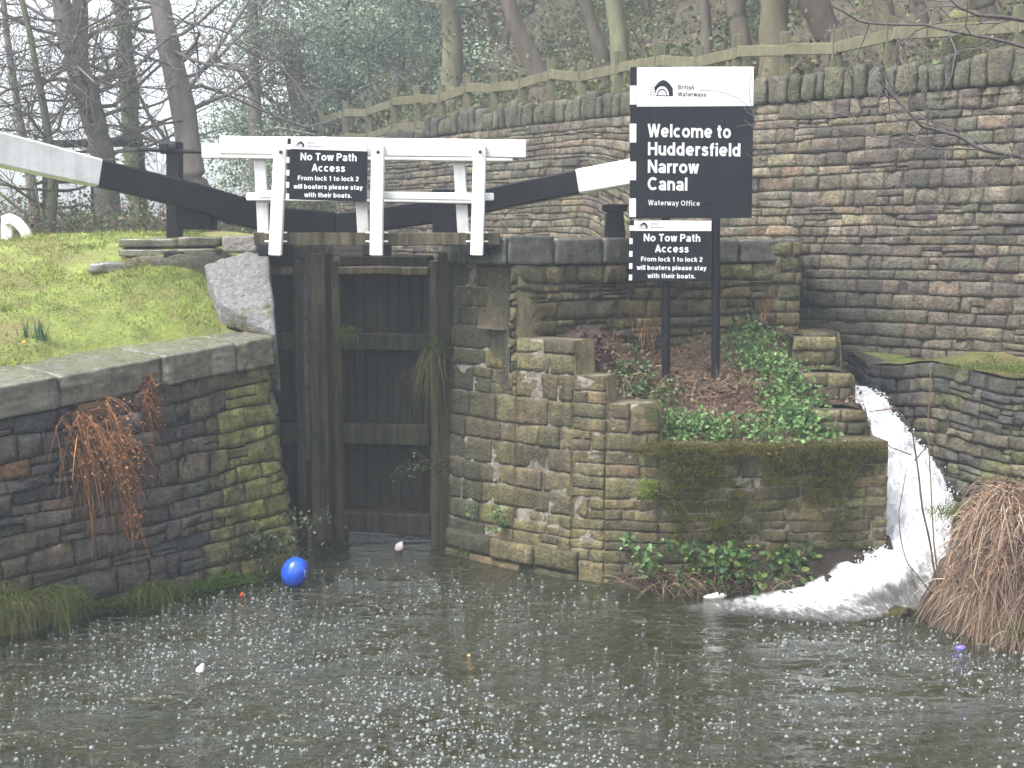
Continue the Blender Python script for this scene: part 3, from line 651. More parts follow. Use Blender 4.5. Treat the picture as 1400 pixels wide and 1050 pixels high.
# ================================================================== LOCK GATES
GT = (.075, .064, .038, .10); GD = (.028, .025, .016, .0); GM = (.040, .040, .020, .10)
def gate(name, label, heel, mitre, side, us, beam_pts, tip, hp):
    """heel/mitre plan points; us: u positions (0 mitre .. 1 heel)"""
    heel, mitre = np.array(heel), np.array(mitre); g = thing(name, label, 'lock gate', (*mitre, 0)); t = nrm(heel-mitre); L = np.linalg.norm(heel-mitre)
    n = np.array([t[1], -t[0]]);  n = n if n[1] < 0 else -n
    def P(u, z, o=0): q = mitre+t*u+n*o; return np.array([*q, z])
    fw = (n[0], n[1], 0)
    def vpost(nm, u, wd, dp, z0, z1, tint, o=0): mb = MB(); beam(mb, [P(u, z0, o), P(u, z1, o)], wd, dp, up=fw, seg=12, wob=.008, tint=tint, bev=.015); return mb.build(nm, M['gatewood'], g)
    Y = 16.4
    vpost('mitre_post', .075, .14, .32, -.6, zat(348, Y), (.115, .095, .065, 0))
    vpost('stile', .27, .13, .22, -.5, 3.74, GT); vpost('stile', L-.22, .13, .22, -.5, 3.74, GT); vpost('heel_post', L-.02, .24, .4, -.6, 3.86, GM)
    for (pa, pb, o, c) in ((349, 363, .0, GD), (364, 375, .05, (.14, .115, .07, 0)), (455, 478, .06, GM), (578, 606, .05, GM), (698, 726, .05, (.05, .04, .03, .03))):
        za, zb = zat(pa, Y), zat(pb, Y); mb = MB(); beam(mb, [P(.335, (za+zb)/2, o-.03), P(L-.29, (za+zb)/2, o-.03)], .24, za-zb, seg=10, wob=.012, tint=c, bev=.015); mb.build('rail', M['gatewood'], g)
    for (pa, pb) in ((375, 455), (478, 578), (606, 698)):       # planking behind, vertical boards
        za, zb = zat(pa, Y)+.03, zat(pb, Y)-.03; mb = MB(); u = .3
        while u < L-.27:
            wd = .155; beam(mb, [P(u+wd/2, zb, -.14), P(u+wd/2, za, -.14)], wd-.002, .06, up=fw, seg=7, wob=.006, tint=np.array([.022, .019, .012, .0])*rng.uniform(.9, 1.1)+np.array([0, 0, 0, .06]), bev=.008); u += wd
        mb.build('planking', M['gatewood'], g)
    bp = np.array(beam_pts[0]); wv, hv = beam_pts[1], beam_pts[2]
    mb = MB(); beam(mb, bp, wv, hv, tint=(1, 1, 1, 0), bev=.02, wob=.01); bb = mb.build('balance_beam', M['black'], g)
    mb = MB(); beam(mb, tip[0], tip[1], tip[2], bev=.02, wob=.006); mb.build('white_end', M['white'], bb)
    for (b0, b1, wd, dp) in hp: mb = MB(); beam(mb, [b0, b1], wd, dp, up=(0, -1, 0), bev=.015, wob=.006); mb.build('heel_block', M['black'], g)
    return g
def pts(l): return [at(*q) for q in l]
lb = pts([(455, 308, 16.5), (390, 303, 16.35), (320, 287, 16.0), (262, 268, 15.75), (205, 254, 15.5), (132, 236.5, 15.2)])
lt = pts([(132, 236.5, 15.2), (60, 219.5, 14.85), (0, 205, 14.55), (-90, 184, 14.1)])
gl = gate('lock_gate', 'left lock gate leaf with long white-tipped balance beam, mostly hidden behind the wing wall', (-4.4, 16.2), (xat(436, 16.55), 16.55), -1, None,
     (lb, .30, [.36, .36, .36, .34, .33, .33]), (lt, .308, [.332, .36, .38, .40]), [(at(268, 312, 15.95), at(268, 262, 15.95), .46, .34)])
rb_ = pts([(425, 310, 16.55), (520, 300, 16.5), (610, 287, 16.35), (700, 267, 16.2), (792, 248.5, 16.05)])
rt = pts([(792, 248.5, 16.05), (850, 238, 15.95), (905, 228, 15.85)])
gr = gate('lock_gate', 'dark wet timber lock gate leaf with three panels right of the centre posts', (-.78, 16.2), (xat(436, 16.55)+.004, 16.55), 1, None,
     (rb_, .30, [.26, .29, .31, .30, .30]), (rt, .31, [.305, .32, .33]), [(at(611, 322, 16.25), at(611, 262, 16.3), .36, .36)])

# footbridge -----------------------------------------------------------
YF, YR = 14.95, 15.85
fb = thing('footbridge', 'narrow white-railed timber footbridge crossing above the lock gates', 'footbridge', (*at(515, 335, 15.4)[:2], 3.9))
x0, x1 = xat(352, YF, 4), xat(676, YF, 4)
for (ya, yb) in ((YF+.04, YF+.27), (YF+.29, YF+.56), (YF+.58, YR-.04)):
    mb = MB(); zc = zat(326.5, YF); beam(mb, [(x0-.05, (ya+yb)/2, zc), (x1+.05, (ya+yb)/2, zc+.0)], yb-ya, .15, seg=12, wob=.01, tint=(.125, .105, .07, .0)); mb.build('deck_plank', M['gatewood'], fb)
for px in (368, 510, 648):
    mb = MB(); x = xat(px, YF, 3.9); beam(mb, [(x, YF+.02, zat(342.5, YF)), (x, YR, zat(342.5, YF))], .27, .14, tint=(1, 1, 1, 0)); mb.build('cross_beam', M['black'], fb)
for (pt, pb) in ((384, 376.5), (517, 514.5), (656.5, 651.5)):
    mb = MB(); beam(mb, [at(pb, 348.5, YF-.09), at(pt, 200, YF-.06)], .155, .085, up=(0, -1, 0), bev=.012, seg=6, wob=.004); p = mb.build('handrail_post', M['white'], fb)
    for py in (318, 330):
        for sx in (-1, 1):
            mb = MB(); c = at(pb+.7, py, YF-.07)+np.array([sx*.095, 0, 0]); beam(mb, [c-np.array([.035, 0, 0]), c+np.array([.035, 0, 0])], .02, .02, bev=.004); mb.build('bolt', M['white'], p)
    mb = MB(); c = at(pt, 208, YF-.13); tube(mb, [c, c+np.array([0, -.02, 0])], .022, 8); mb.build('bolt', M['rust'], p)
for (pt, pb) in ((355, 361), (491, 497), (627, 634)):
    mb = MB(); beam(mb, [at(pb, 324, YR), at(pt, 206, YR)], .15, .07, up=(0, -1, 0), bev=.01, seg=6, wob=.004); mb.build('handrail_post', M['white'], fb)
def hrail(nm, xa, ya, xb, yb, Y, h, dp=.07):
    mb = MB(); beam(mb, [at(xa, ya, Y), at(xb, yb, Y)], dp, h, seg=10, wob=.006, bev=.01); return mb.build(nm, M['white'], fb)
hrail('top_rail', 302, 198.3, 718.5, 203.5, YF+.02, .212, .10); hrail('top_rail', 278, 206, 700, 211, YR-.06, .19, .1)
hrail('mid_rail', 356, 265.5, 674, 269, YF+.02, .09, .06); hrail('mid_rail', 338, 269, 662, 273, YR-.07, .10, .06)

# ================================================================== SIGNS
def ARC(cx, cy, rx, ry, a0, a1):
    n = max(4, int(abs(a1-a0)/15)); a = np.radians(np.linspace(a0, a1, n+1)); return list(zip(cx+rx*np.cos(a), cy+ry*np.sin(a)))
def _glyphs():
    G = {}; n_ = ARC(.3, .46, .2, .185, 180, 0)+[(.5, 0)]; bowl = ARC(.335, .37, .235, .28, 0, 360)
    G['o'] = (.67, [bowl]); G['c'] = (.62, [ARC(.335, .37, .235, .28, 50, 310)]); G['e'] = (.67, [ARC(.335, .37, .235, .28, -8, 318)[1:], [(.12, .37), (.55, .37)]][::1])
    G['e'] = (.67, [ARC(.335, .37, .235, .28, 0, 318), [(.12, .36), (.60, .36)]])
    G['l'] = (.2, [[(.1, 0), (.1, 1)]]); G['i'] = (.2, [[(.1, 0), (.1, .74)], [(.1, .85), (.1, 1)]]); G['n'] = (.6, [[(.1, 0), (.1, .74)], n_]); G['h'] = (.6, [[(.1, 0), (.1, 1)], n_])
    G['m'] = (1.0, [[(.1, 0), (.1, .74)], n_, [(x+.4, y) for x, y in n_]]); G['u'] = (.6, [[(.6-x, .74-y) for x, y in n_], [(.5, 0), (.5, .74)]])
    G['r'] = (.38, [[(.1, 0), (.1, .74)], ARC(.33, .40, .23, .25, 180, 75)]); G['t'] = (.4, [[(.19, .95), (.19, .2)]+ARC(.32, .2, .13, .11, 180, 285), [(.02, .66), (.38, .66)]])
    G['f'] = (.38, [[(.17, 0), (.17, .78)]+ARC(.30, .78, .13, .13, 180, 75), [(.02, .66), (.36, .66)]]); G['d'] = (.64, [ARC(.305, .37, .21, .28, 0, 360), [(.53, 0), (.53, 1)]])
    G['b'] = (.64, [ARC(.335, .37, .21, .28, 0, 360), [(.1, 0), (.1, 1)]]); G['p'] = (.64, [ARC(.335, .37, .21, .28, 0, 360), [(.1, -.26), (.1, .74)]])
    G['a'] = (.6, [ARC(.29, .5, .195, .15, 160, 0)+[(.485, 0)], ARC(.27, .215, .185, .135, 0, 360)])
    G['s'] = (.56, [[(.46, .53), (.41, .61), (.29, .65), (.16, .61), (.12, .52), (.18, .43), (.36, .36), (.46, .29), (.47, .19), (.40, .11), (.28, .085), (.15, .12), (.09, .21)]])
    G['w'] = (.78, [[(.06, .74), (.22, .0)], [(.22, .0), (.39, .74)], [(.39, .74), (.56, .0)], [(.56, .0), (.72, .74)]]); G['y'] = (.56, [[(.06, .74), (.29, .04)], [(.5, .74), (.25, -.1), (.19, -.17), (.06, -.17)]])
    G['k'] = (.54, [[(.1, 0), (.1, 1)], [(.1, .26), (.46, .72)], [(.24, .42), (.48, .0)]]); G['W'] = (.98, [[(.06, 1), (.27, 0)], [(.27, 0), (.49, 1)], [(.49, 1), (.71, 0)], [(.71, 0), (.92, 1)]])
    G['H'] = (.74, [[(.1, 0), (.1, 1)], [(.64, 0), (.64, 1)], [(.1, .52), (.64, .52)]]); G['N'] = (.74, [[(.1, 0), (.1, 1)], [(.1, .97), (.64, .03)], [(.64, 0), (.64, 1)]])
    G['C'] = (.78, [ARC(.42, .5, .325, .405, 45, 315)]); G['T'] = (.66, [[(.02, .905), (.64, .905)], [(.33, 0), (.33, .9)]]); G['O'] = (.84, [ARC(.42, .5, .325, .405, 0, 360)])
    G['P'] = (.68, [[(.1, 0), (.1, 1)], [(.1, .905), (.36, .905)]+ARC(.37, .69, .205, .215, 85, -85)+[(.1, .475)]]); G['F'] = (.6, [[(.1, 0), (.1, 1)], [(.1, .905), (.58, .905)], [(.1, .5), (.52, .5)]])
    G['A'] = (.74, [[(.07, 0), (.37, 1)], [(.37, 1), (.67, 0)], [(.18, .28), (.56, .28)]])
    G['B'] = (.68, [[(.1, 0), (.1, 1)], [(.1, .905), (.34, .905)]+ARC(.36, .71, .16, .195, 85, -85)+[(.1, .515)], [(.3, .515)]+ARC(.37, .305, .195, .21, 85, -85)+[(.1, .095)]])
    G['1'] = (.5, [[(.3, 0), (.3, 1)], [(.08, .72), (.3, .9)]]); G['2'] = (.6, [ARC(.3, .69, .21, .215, 170, -25)+[(.38, .46), (.13, .16)], [(.06, .095), (.53, .095)]]); G['.'] = (.2, [[(.1, 0), (.1, .19)]]); G[' '] = (.22, [])
    return G
GLY = _glyphs()
def text_part(name, body, org, right, up, x, y, height, m, parent, bold=.0, width=None, align='l', ext=.0015):
    """lettering drawn with strokes; height = cap height, bold = stroke weight; baseline-left at org+right*x+up*y"""
    wt = bold or .11; q, pen, k, nz = [], 0.0, 0, np.cross(right, up)
    for ch in body:
        adv, strokes = GLY[ch]
        for st_ in strokes:
            P = np.array(st_, float); d = nrm(np.gradient(P, axis=0)) if len(P) > 2 else nrm(np.repeat(P[1:]-P[:1], 2, 0)); nn_ = np.stack([-d[:, 1], d[:, 0]], 1)
            q.append((np.concatenate([P+nn_*wt/2, P-nn_*wt/2])+[pen, 0], len(P), k)); k += 1
        pen += adv+.085
    wd = width or pen*height; sx = wd/(pen-.085); x0 = x-wd/2 if align == 'c' else x; mb = MB()
    for (V, n_, k) in q:
        W = org+right*(x0+V[:, 0]*sx)[:, None]+up*(y+V[:, 1]*height)[:, None]+nz*(ext+.00025*(k % 7)); i = np.arange(n_-1)
        mb.add(W, [np.stack([i+1, i, i+n_, i+n_+1], 1)])
    return mb.build(name, m, parent, smooth=False)
def plate(mb, org, right, up, x0, x1, y0, y1, d0, d1, bev=.002, tint=(1, 1, 1, 0)):
    n = np.cross(right, up); c = org+right*(x0+x1)/2+n*(d0+d1)/2
    beam(mb, [c+up*y0, c+up*y1], x1-x0, abs(d1-d0), up=tuple(n), bev=bev, tint=tint)
def emblem(org, right, up, x, y, s, parent):
    """black arched bridge with a white inner arch and a lattice of ticks at its left; s = height"""
    n = np.cross(right, up); mb = MB()
    def poly(strip, e=.0015):
        V = np.array([org+right*(x+a*s)+up*(y+b_*s)+n*e for a, b_ in strip]); k = len(strip)//2
        mb.add(V, [np.array([(i*2, i*2+1, i*2+3, i*2+2) for i in range(k-1)])])
    o_ = []                                              # band between outer roof curve and inner arch
    for t in np.linspace(0, 1, 13):
        a = math.pi*(.93-.93*t); ix, iy = .80+.44*math.cos(a), .04+.58*math.sin(a)
        ox = .30+1.18*t if t > 0 else .30; oy = [.52, .66, .78, .88, .95, .99, 1.0, .98, .93, .86, .76, .64, .50][int(round(t*12))]
        o_ += [(ix, iy), (ox, oy)]
    o_ += [(1.24, .0), (1.5, .0)]; poly(o_)
    o_ = []
    for t in np.linspace(0, 1, 11):
        a = math.pi*(1-t); o_ += [(.80+.27*math.cos(a), .04+.34*math.sin(a)), (.80+.33*math.cos(a), .04+.42*math.sin(a))]
    poly(o_); poly([(.40, .0), (.40, .05), (1.5, .0), (1.5, .05)])
    for i in range(4):
        for j in range(3+i): poly([(.02+i*.1, .02+j*.16), (.02+i*.1, .12+j*.16), (.06+i*.1, .03+j*.16), (.06+i*.1, .13+j*.16)])
    return mb.build('emblem', M['signblack'], parent, smooth=False)
def two_letter(parent, org, right, up, x, y, h, m):
    text_part('lettering', 'British', org, right, up, x, y+h*1.12, h, m, parent, bold=.14); text_part('lettering', 'Waterways', org, right, up, x, y, h, m, parent, bold=.0)
def small_sign(label, tl, tr, bl, Y, fade=False):
    tl, tr, bl = at(*tl, Y), at(*tr, Y), at(*bl, Y); Wd = np.linalg.norm(tr-tl); H = np.linalg.norm(tl-bl); right = nrm(tr-tl); up = nrm(tl-bl)
    s_ = thing('notice_board', label, 'sign', bl); k = Wd/108.0; stp = .1*Wd
    o = bl
    mb = MB(); plate(mb, o, right, up, 0, Wd, 0, H, -.012, 0); pl = mb.build('board', M['signblack'], s_)
    mb = MB(); plate(mb, o, right, up, .045*Wd, Wd-.002, H*.83, H-.002, 0, .004); mb.build('header', M['signwhite'], s_)
    for (xb, fa, fb_) in ((.03, .61, .70), (.03, .40, .49), (.03, .20, .29), (.03, .01, .10), (.044, .83, .91)):
        mb = MB(); plate(mb, o, right, up, -.01*Wd, xb*Wd, H*fa, H*fb_, -.014, .004); mb.build('edge_mark', M['signwhite'], s_)
    emblem(o+np.cross(right, up)*.004, right, up, .10*Wd, H*.865, H*.10, s_); n = np.cross(right, up)*.004
    text_part('lettering', 'British', o+n, right, up, .25*Wd, H*.925, H*.036, M['signblack'], s_); text_part('lettering', 'Waterways', o+n, right, up, .25*Wd, H*.87, H*.036, M['signblack'], s_)
    for (tx, fy, hh, ww) in (('No Tow Path', .655, .125, .70), ('Access', .475, .125, .415), ('From lock 1 to lock 2', .325, .078, .76), ('will boaters please stay', .185, .078, .86), ('with their boats.', .05, .078, .59)):
        text_part('lettering', tx, o, right, up, .515*Wd, H*fy, H*hh, M['signwhite'], s_, bold=.19, width=ww*Wd, align='c')
    return s_
small_sign('black and white no tow path access sign hung on the white footbridge rails', (393, 190), (503, 192), (392, 273), YF-.10)
YS = 15.6
ws = thing('welcome_sign', 'large black welcome to the canal board with white header on tall posts', 'sign', at(925, 522, YS))
tl, tr, bl = at(862, 90, YS), at(1031, 92.5, YS), at(861, 297, YS); Wd = np.linalg.norm(tr-tl); H = np.linalg.norm(tl-bl); right = nrm(tr-tl); up = nrm(tl-bl)
nn = np.cross(right, up)
mb = MB(); plate(mb, bl, right, up, 0, Wd, 0, H, -.02, 0); mb.build('board', M['signblack'], ws)
mb = MB(); plate(mb, bl, right, up, .053*Wd, Wd-.003, H*.742, H-.002, 0, .004); mb.build('header', M['signwhite'], ws)
for y0 in (.745, .495, .245, .0): mb = MB(); plate(mb, bl, right, up, -.002*Wd, .05*Wd, H*(y0+.003), H*(y0+.125), -.022, .004); mb.build('edge_mark', M['signwhite'], ws)
hn = nn*.004
emblem(bl+hn, right, up, .155*Wd, H*.805, H*.105, ws)
text_part('lettering', 'British', bl+hn, right, up, .385*Wd, H*.850, .03*H, M['signblack'], ws, bold=.15); text_part('lettering', 'Waterways', bl+hn, right, up, .385*Wd, H*.805, .03*H, M['signblack'], ws, bold=.15)
for (tx, fy, ww) in (('Welcome to', .535, .675), ('Huddersfield', .415, .755), ('Narrow', .298, .415), ('Canal', .183, .325)):
    text_part('lettering', tx, bl, right, up, .145*Wd, H*fy, H*.087, M['signwhite'], ws, bold=.19, width=ww*Wd)
text_part('lettering', 'Waterway Office', bl, right, up, .15*Wd, H*.082, H*.036, M['signwhite'], ws, bold=.13, width=.425*Wd)
for (px, pb, top) in ((979, 524, 100), (911, 522, 100)):
    mb = MB(); a = at(px, pb, YS+.07); a[2] -= .4; c = at(px, top, YS+.07); tube(mb, [a, c], .055, 12); mb.build('post', M['black'], ws)
small_sign('smaller no tow path access sign on posts below the large welcome board', (862, 301), (973, 302), (861, 384), YS-.03)

# ================================================================== SMALL IRONWORK
def bollard(name, label, px, py, Y, h, r, m):
    mb = MB(); c = at(px, py, Y); c[2] -= .05; h += .05
    block(mb, [(c[0]-r, c[1]-r, c[2]), (c[0]+r, c[1]-r, c[2]), (c[0]+r, c[1]+r, c[2]), (c[0]-r, c[1]+r, c[2]), (c[0]-r*.78, c[1]-r*.78, c[2]+h), (c[0]+r*.78, c[1]-r*.78, c[2]+h), (c[0]+r*.78, c[1]+r*.78, c[2]+h), (c[0]-r*.78, c[1]+r*.78, c[2]+h)], n=7, rnd=.06, noise=.004, tint=(1, 1, 1, 0))
    t = thing(name, label, 'bollard', c); mb.build('shaft', m, t)
    mb = MB(); z = c[2]+h; q = r*1.15; block(mb, box8(c[0]-q, c[0]+q, c[1]-q, c[1]+q, z+.002, z+.10), n=7, rnd=.15, noise=.004, tint=(1, 1, 1, 0)); mb.build('cap', m, t)
bollard('bollard', 'stubby black tapered post with a cap left of the signs', 840, 322, 16.3, .30, .14, M['black'])
pg = thing('paddle_gear', 'black upright paddle winding post with horizontal rod behind the left balance beam', 'winding gear', at(238, 330, 17.4))
mb = MB(); beam(mb, [at(239, 335, 17.4), at(239, 195, 17.4)], .19, .2, up=(0, -1, 0), bev=.012); mb.build('post', M['black'], pg)
mb = MB(); c = at(226, 202, 17.3); tube(mb, [c+np.array([-.06, 0, 0]), c+np.array([.16, 0, 0])], .085, 12); beam(mb, [c+np.array([.0, -.1, 0]), c+np.array([.0, .1, 0])], .12, .1); mb.build('gear_housing', M['black'], pg)
mb = MB(); tube(mb, [at(188, 204, 17.3), at(322, 210, 17.3)], .028, 8); mb.build('spindle', M['black'], pg)
ra = thing('pipe_railing', 'distant dark railing crossing behind the bare trunks at left', 'railing', at(110, 300, 26))
for (y0, y1, h) in ((197, 195, .16), (209, 206, .05), (250, 247, .05)):
    mb = MB(); beam(mb, [at(60, y0, 26), at(195, y1, 27)], .08, h); mb.build('bar', M['black'], ra)
for px in (62, 128, 194): mb = MB(); beam(mb, [at(px, 340, 26.4), at(px, 196, 26.4)], .1, .1, up=(0, -1, 0)); mb.build('post', M['black'], ra)
hp_ = thing('white_hoop', 'white curved iron hoop standing in the grass at far left', 'hoop rail', at(20, 332, 19))
mb = MB(); beam(mb, pts([(10, 340, 19), (9.5, 312, 19), (10, 299, 19)]), .17, .06, up=(0, -1, 0), bev=.01); mb.build('upright', M['white'], hp_)
mb = MB(); beam(mb, pts([(5, 302, 18.93), (14, 298.5, 18.93), (24, 304, 18.93), (34, 315, 18.93), (43, 336, 18.93)]), .15, .08, up=(0, -1, 0), bev=.01, seg=14); mb.build('curved_brace', M['white'], hp_)
mb = MB(); c = onz(115, 326, 3.97); c = at(115, 323, 20.3)
m_blue = mat('pale_blue_plastic', (.25, .5, .7), tint=False, var=.15, rough=.35, bump=.2); block(mb, box8(c[0]-.09, c[0]+.09, c[1]-.08, c[1]+.08, c[2]-.07, c[2]+.07), n=9, rnd=.6, noise=.05, nscale=14); tag(mb.build('plastic_bag', m_blue), 'small pale blue plastic bag on the far edge of the grass', 'litter')

# blue balloon and floating litter --------------------------------------
bl_m = mat('blue_rubber', (.022, .105, .66), tint=False, var=.04, vscale=2, rough=.22, bump=0, spec=.6)
c = onz(402, 803, 0); Yb = c[1]; r_ = 18.5/FPX*math.hypot(Yb, 4)
mb = MB(); nu, nv = 28, 20; u = np.linspace(0, 2*np.pi, nu); v = np.linspace(0, np.pi, nv); uu, vv = np.meshgrid(u, v, indexing='ij')
rr = r_*np.sin(vv); zz = r_*1.06*np.cos(vv); zz = np.where(zz < 0, zz*1.10, zz)
ctr = np.array([c[0], c[1]+.06, r_*1.08]); V = np.stack([rr*np.cos(uu), rr*np.sin(uu), zz], -1); V = V+zz[..., None]*np.array([.10, .02, 0]); mb.add((ctr+V).reshape(-1, 3), [grid_faces(nu, nv)[:, ::-1]])
bal = thing('balloon', 'round bright blue balloon floating on the water by the wing wall', 'balloon', ctr); mb.build('skin', bl_m, bal)
mb = MB()
for k in range(4):
    ph = -.95+.11*k*.4; a0, a1 = 1.28+.15*k, 1.28+.15*k+.09; q = []
    for t in np.linspace(0, 1, 5):
        for (p_, e) in ((a0, 0), (a1, 0)):
            az = ph+.10*t+.25; q.append(ctr+np.array([math.sin(p_)*math.cos(az), math.sin(p_)*math.sin(az), 1.05*math.cos(p_)])*r_*1.012+np.array([.10, .02, 0])*r_*math.cos(p_))
    mb.add(q, [[(i*2, i*2+1, i*2+3, i*2+2) for i in range(4)]])
mb.build('printed_mark', M['signwhite'], bal)
def scrap(name, label, px, py, wd, hgt, colr, seed):
    mb = MB(); c = onz(px, py, 0.0); s = math.hypot(c[1], 4)/FPX; a, h = wd*s/2, hgt*s
    block(mb, [(c[0]-a, c[1]-.03, -.02), (c[0]+a, c[1]-.05, -.02), (c[0]+a, c[1]+.06, -.02), (c[0]-a, c[1]+.05, -.02), (c[0]-a*.5, c[1], h*.5), (c[0]+a*.9, c[1]-.02, h), (c[0]+a*.8, c[1]+.03, h*.9), (c[0]-a*.5, c[1]+.03, h*.5)], n=7, rnd=.5, noise=.012, nscale=20, seed=seed)
    tag(mb.build(name, mat(name+'_material', colr, tint=False, var=.15, rough=.4, bump=.15)), label, 'litter')
scrap('white_scrap', 'crumpled white scrap floating on open water at left', 273, 918, 17, 15, (.75, .75, .76), 1)
scrap('orange_float', 'tiny orange-red float on the water left of the balloon', 330, 814, 8, 7, (.6, .08, .02), 2)
scrap('purple_scrap', 'small purple scrap on the water under the dead bracken', 1312, 886, 18, 6, (.16, .10, .55), 3)
scrap('foam_board', 'flat white board floating where the waterfall foam spreads out', 976, 817, 40, 8, (.8, .8, .8), 4)
scrap('pale_wrapper', 'pale crumpled wrapper at the foot of the dark gate', 545, 753, 16, 17, (.55, .48, .47), 5)
scrap('drift_leaf', 'yellowish drifting leaf on the open water below the curved wall', 640, 896, 9, 3, (.5, .3, .12), 6)
mb = MB(); p0 = onz(92, 835, 0)+np.array([0, 0, -.1]); tube(mb, [p0, p0+np.array([-.02, .03, .45])], [.05, .045], 8); tag(mb.build('rusty_stake', M['rust']), 'short rusty iron stake at the foot of the left wall', 'stake')

# ================================================================== WATERFALL
fl = pts([(1156, 533, 17.1), (1163, 546, 16.7), (1187, 575, 15.95), (1198, 615, 15.5), (1205, 660, 15.15), (1208, 712, 14.85), (1203, 742, 14.5), (1125, 784, 14.0), (1010, 808, 13.7), (870, 838, 13.2)])
fr = pts([(1188, 531, 17.1), (1204, 556, 16.75), (1234, 592, 16.25), (1266, 622, 15.85), (1294, 652, 15.5), (1308, 690, 15.1), (1302, 745, 14.5), (1296, 796, 13.75), (1258, 832, 13.2), (1150, 880, 12.55)])
fl, fr = np.array(fl), np.array(fr)
nt_, nw_ = 170, 90; tt = np.linspace(0, 1, nt_); kk = np.linspace(0, 1, len(fl))
Lp = np.stack([np.interp(tt, kk, fl[:, c]) for c in range(3)], 1); Rp = np.stack([np.interp(tt, kk, fr[:, c]) for c in range(3)], 1)
ww = np.linspace(0, 1, nw_); V = Lp[:, None]*(1-ww)[None, :, None]+Rp[:, None]*ww[None, :, None]
amp = np.interp(tt, [0, .1, .5, .75, .86, 1], [.04, .10, .16, .08, .02, .002])[:, None]
V[..., 2] += amp*(fbm(V*np.array([1, .45, .6]), 3.2, 71, 3)+.55*fbm(V, 11, 72, 2)+.2)+.13*np.sin(np.pi*ww)[None]*np.interp(tt, [0, .15, .6, .8, 1], [.3, 1, 1, .4, 0])[:, None]
V[..., 1] -= amp*.8*vnoise(V*np.array([1, 1, .5]), 4.5, 75)
V[..., 2] = np.maximum(V[..., 2], .005); V[..., 2] = V[..., 2]*(1-sstep(tt, .70, .95))[:, None]+.005*sstep(tt, .70, .95)[:, None]
edge = np.minimum(ww, 1-ww)[None]*np.ones((nt_, 1)); fo = np.interp(tt, [0, .55, .72, .82, .9, .96, 1], [.82, .78, .74, .82, .68, .36, -.08])[:, None]+.15-.55*np.exp(-edge*30)-.25*np.exp(-edge*9)*sstep(tt, .75, .9)[:, None]
fo = fo-.55*np.exp(-(((ww[None]-.74)/.22)**2+((tt[:, None]-.82)/.08)**2))
T = np.zeros((nt_, nw_, 4)); T[..., :3] = .85; T[..., 3] = fo
fm = bpy.data.materials.new('foaming_water'); fm.use_nodes = True; N = fm.node_tree.nodes; LK = fm.node_tree.links.new; b = N['Principled BSDF']
at_ = N.new('ShaderNodeAttribute'); at_.attribute_name = 'tint'; tc = N.new('ShaderNodeTexCoord'); mp = N.new('ShaderNodeMapping'); mp.inputs['Scale'].default_value = (1.3, .5, .28); LK(tc.outputs['Object'], mp.inputs[0])
q = N.new('ShaderNodeTexNoise'); q.inputs['Scale'].default_value = 9; q.inputs['Detail'].default_value = 7; q.inputs['Roughness'].default_value = .7; LK(mp.outputs[0], q.inputs['Vector'])
ad = N.new('ShaderNodeMath'); ad.operation = 'ADD'; LK(q.outputs['Fac'], ad.inputs[0]); LK(at_.outputs['Alpha'], ad.inputs[1])
mr = N.new('ShaderNodeMapRange'); mr.inputs[1].default_value = 1.05; mr.inputs[2].default_value = 1.32; LK(ad.outputs[0], mr.inputs[0])
mx = N.new('ShaderNodeMix'); mx.data_type = 'RGBA'; mx.inputs[6].default_value = (.13, .13, .125, 1); mx.inputs[7].default_value = (.74, .75, .78, 1); LK(mr.outputs[0], mx.inputs[0]); LK(mx.outputs[2], b.inputs['Base Color'])
b.inputs['Roughness'].default_value = .25; bu = N.new('ShaderNodeBump'); bu.inputs['Strength'].default_value = 1; bu.inputs['Distance'].default_value = .06; LK(q.outputs['Fac'], bu.inputs['Height']); LK(bu.outputs[0], b.inputs['Normal'])
al = N.new('ShaderNodeMapRange'); al.inputs[1].default_value = .62; al.inputs[2].default_value = 1.02; LK(ad.outputs[0], al.inputs[0]); LK(al.outputs[0], b.inputs['Alpha'])
mb = MB(); mb.add(V.reshape(-1, 3), [grid_faces(nt_, nw_)[:, ::-1]], T.reshape(-1, 4))
# flung drops and froth lumps
n = 1500; i = rng.integers(8, 130, n); j = rng.integers(1, nw_-1, n); p = V[i, j]+rng.normal(size=(n, 3))*.03+np.array([0, -.02, .03]); rad = rng.uniform(.004, .013, n)
cv, cf = CG[3]; sph = nrm(cv); mb.add((p[:, None]+rad[:, None, None]*sph[None]).reshape(-1, 3), [(np.arange(n)[:, None, None]*len(sph)+cf[None]).reshape(-1, 4)], (.85, .85, .85, 2))
tag(mb.build('waterfall', fm), kind='structure')
for k, (px, py, Y, sx, sy, sz, al_) in enumerate(((1190, 832, 13.25, .40, .22, .10, .12), (1236, 842, 13.0, .34, .24, .20, .30), (1150, 772, 14.25, .5, .2, .18, .05))):
    mb = MB(); c = at(px, py, Y); block(mb, box8(c[0]-sx, c[0]+sx, c[1]-sy, c[1]+sy, c[2]-.35, c[2]+sz*.5), n=13, rnd=.6, noise=.09, nscale=4, seed=80+k, rough=.015, tint=(.05, .045, .038, al_))
    tag(mb.build('wet_rock', M['rock'] if False else M['mud']), ['low wet rock at the lip of the foam', 'green mossy rock beside the dead bracken', 'dark muddy boulder at the foot of the mossy front wall'][k], 'rock')

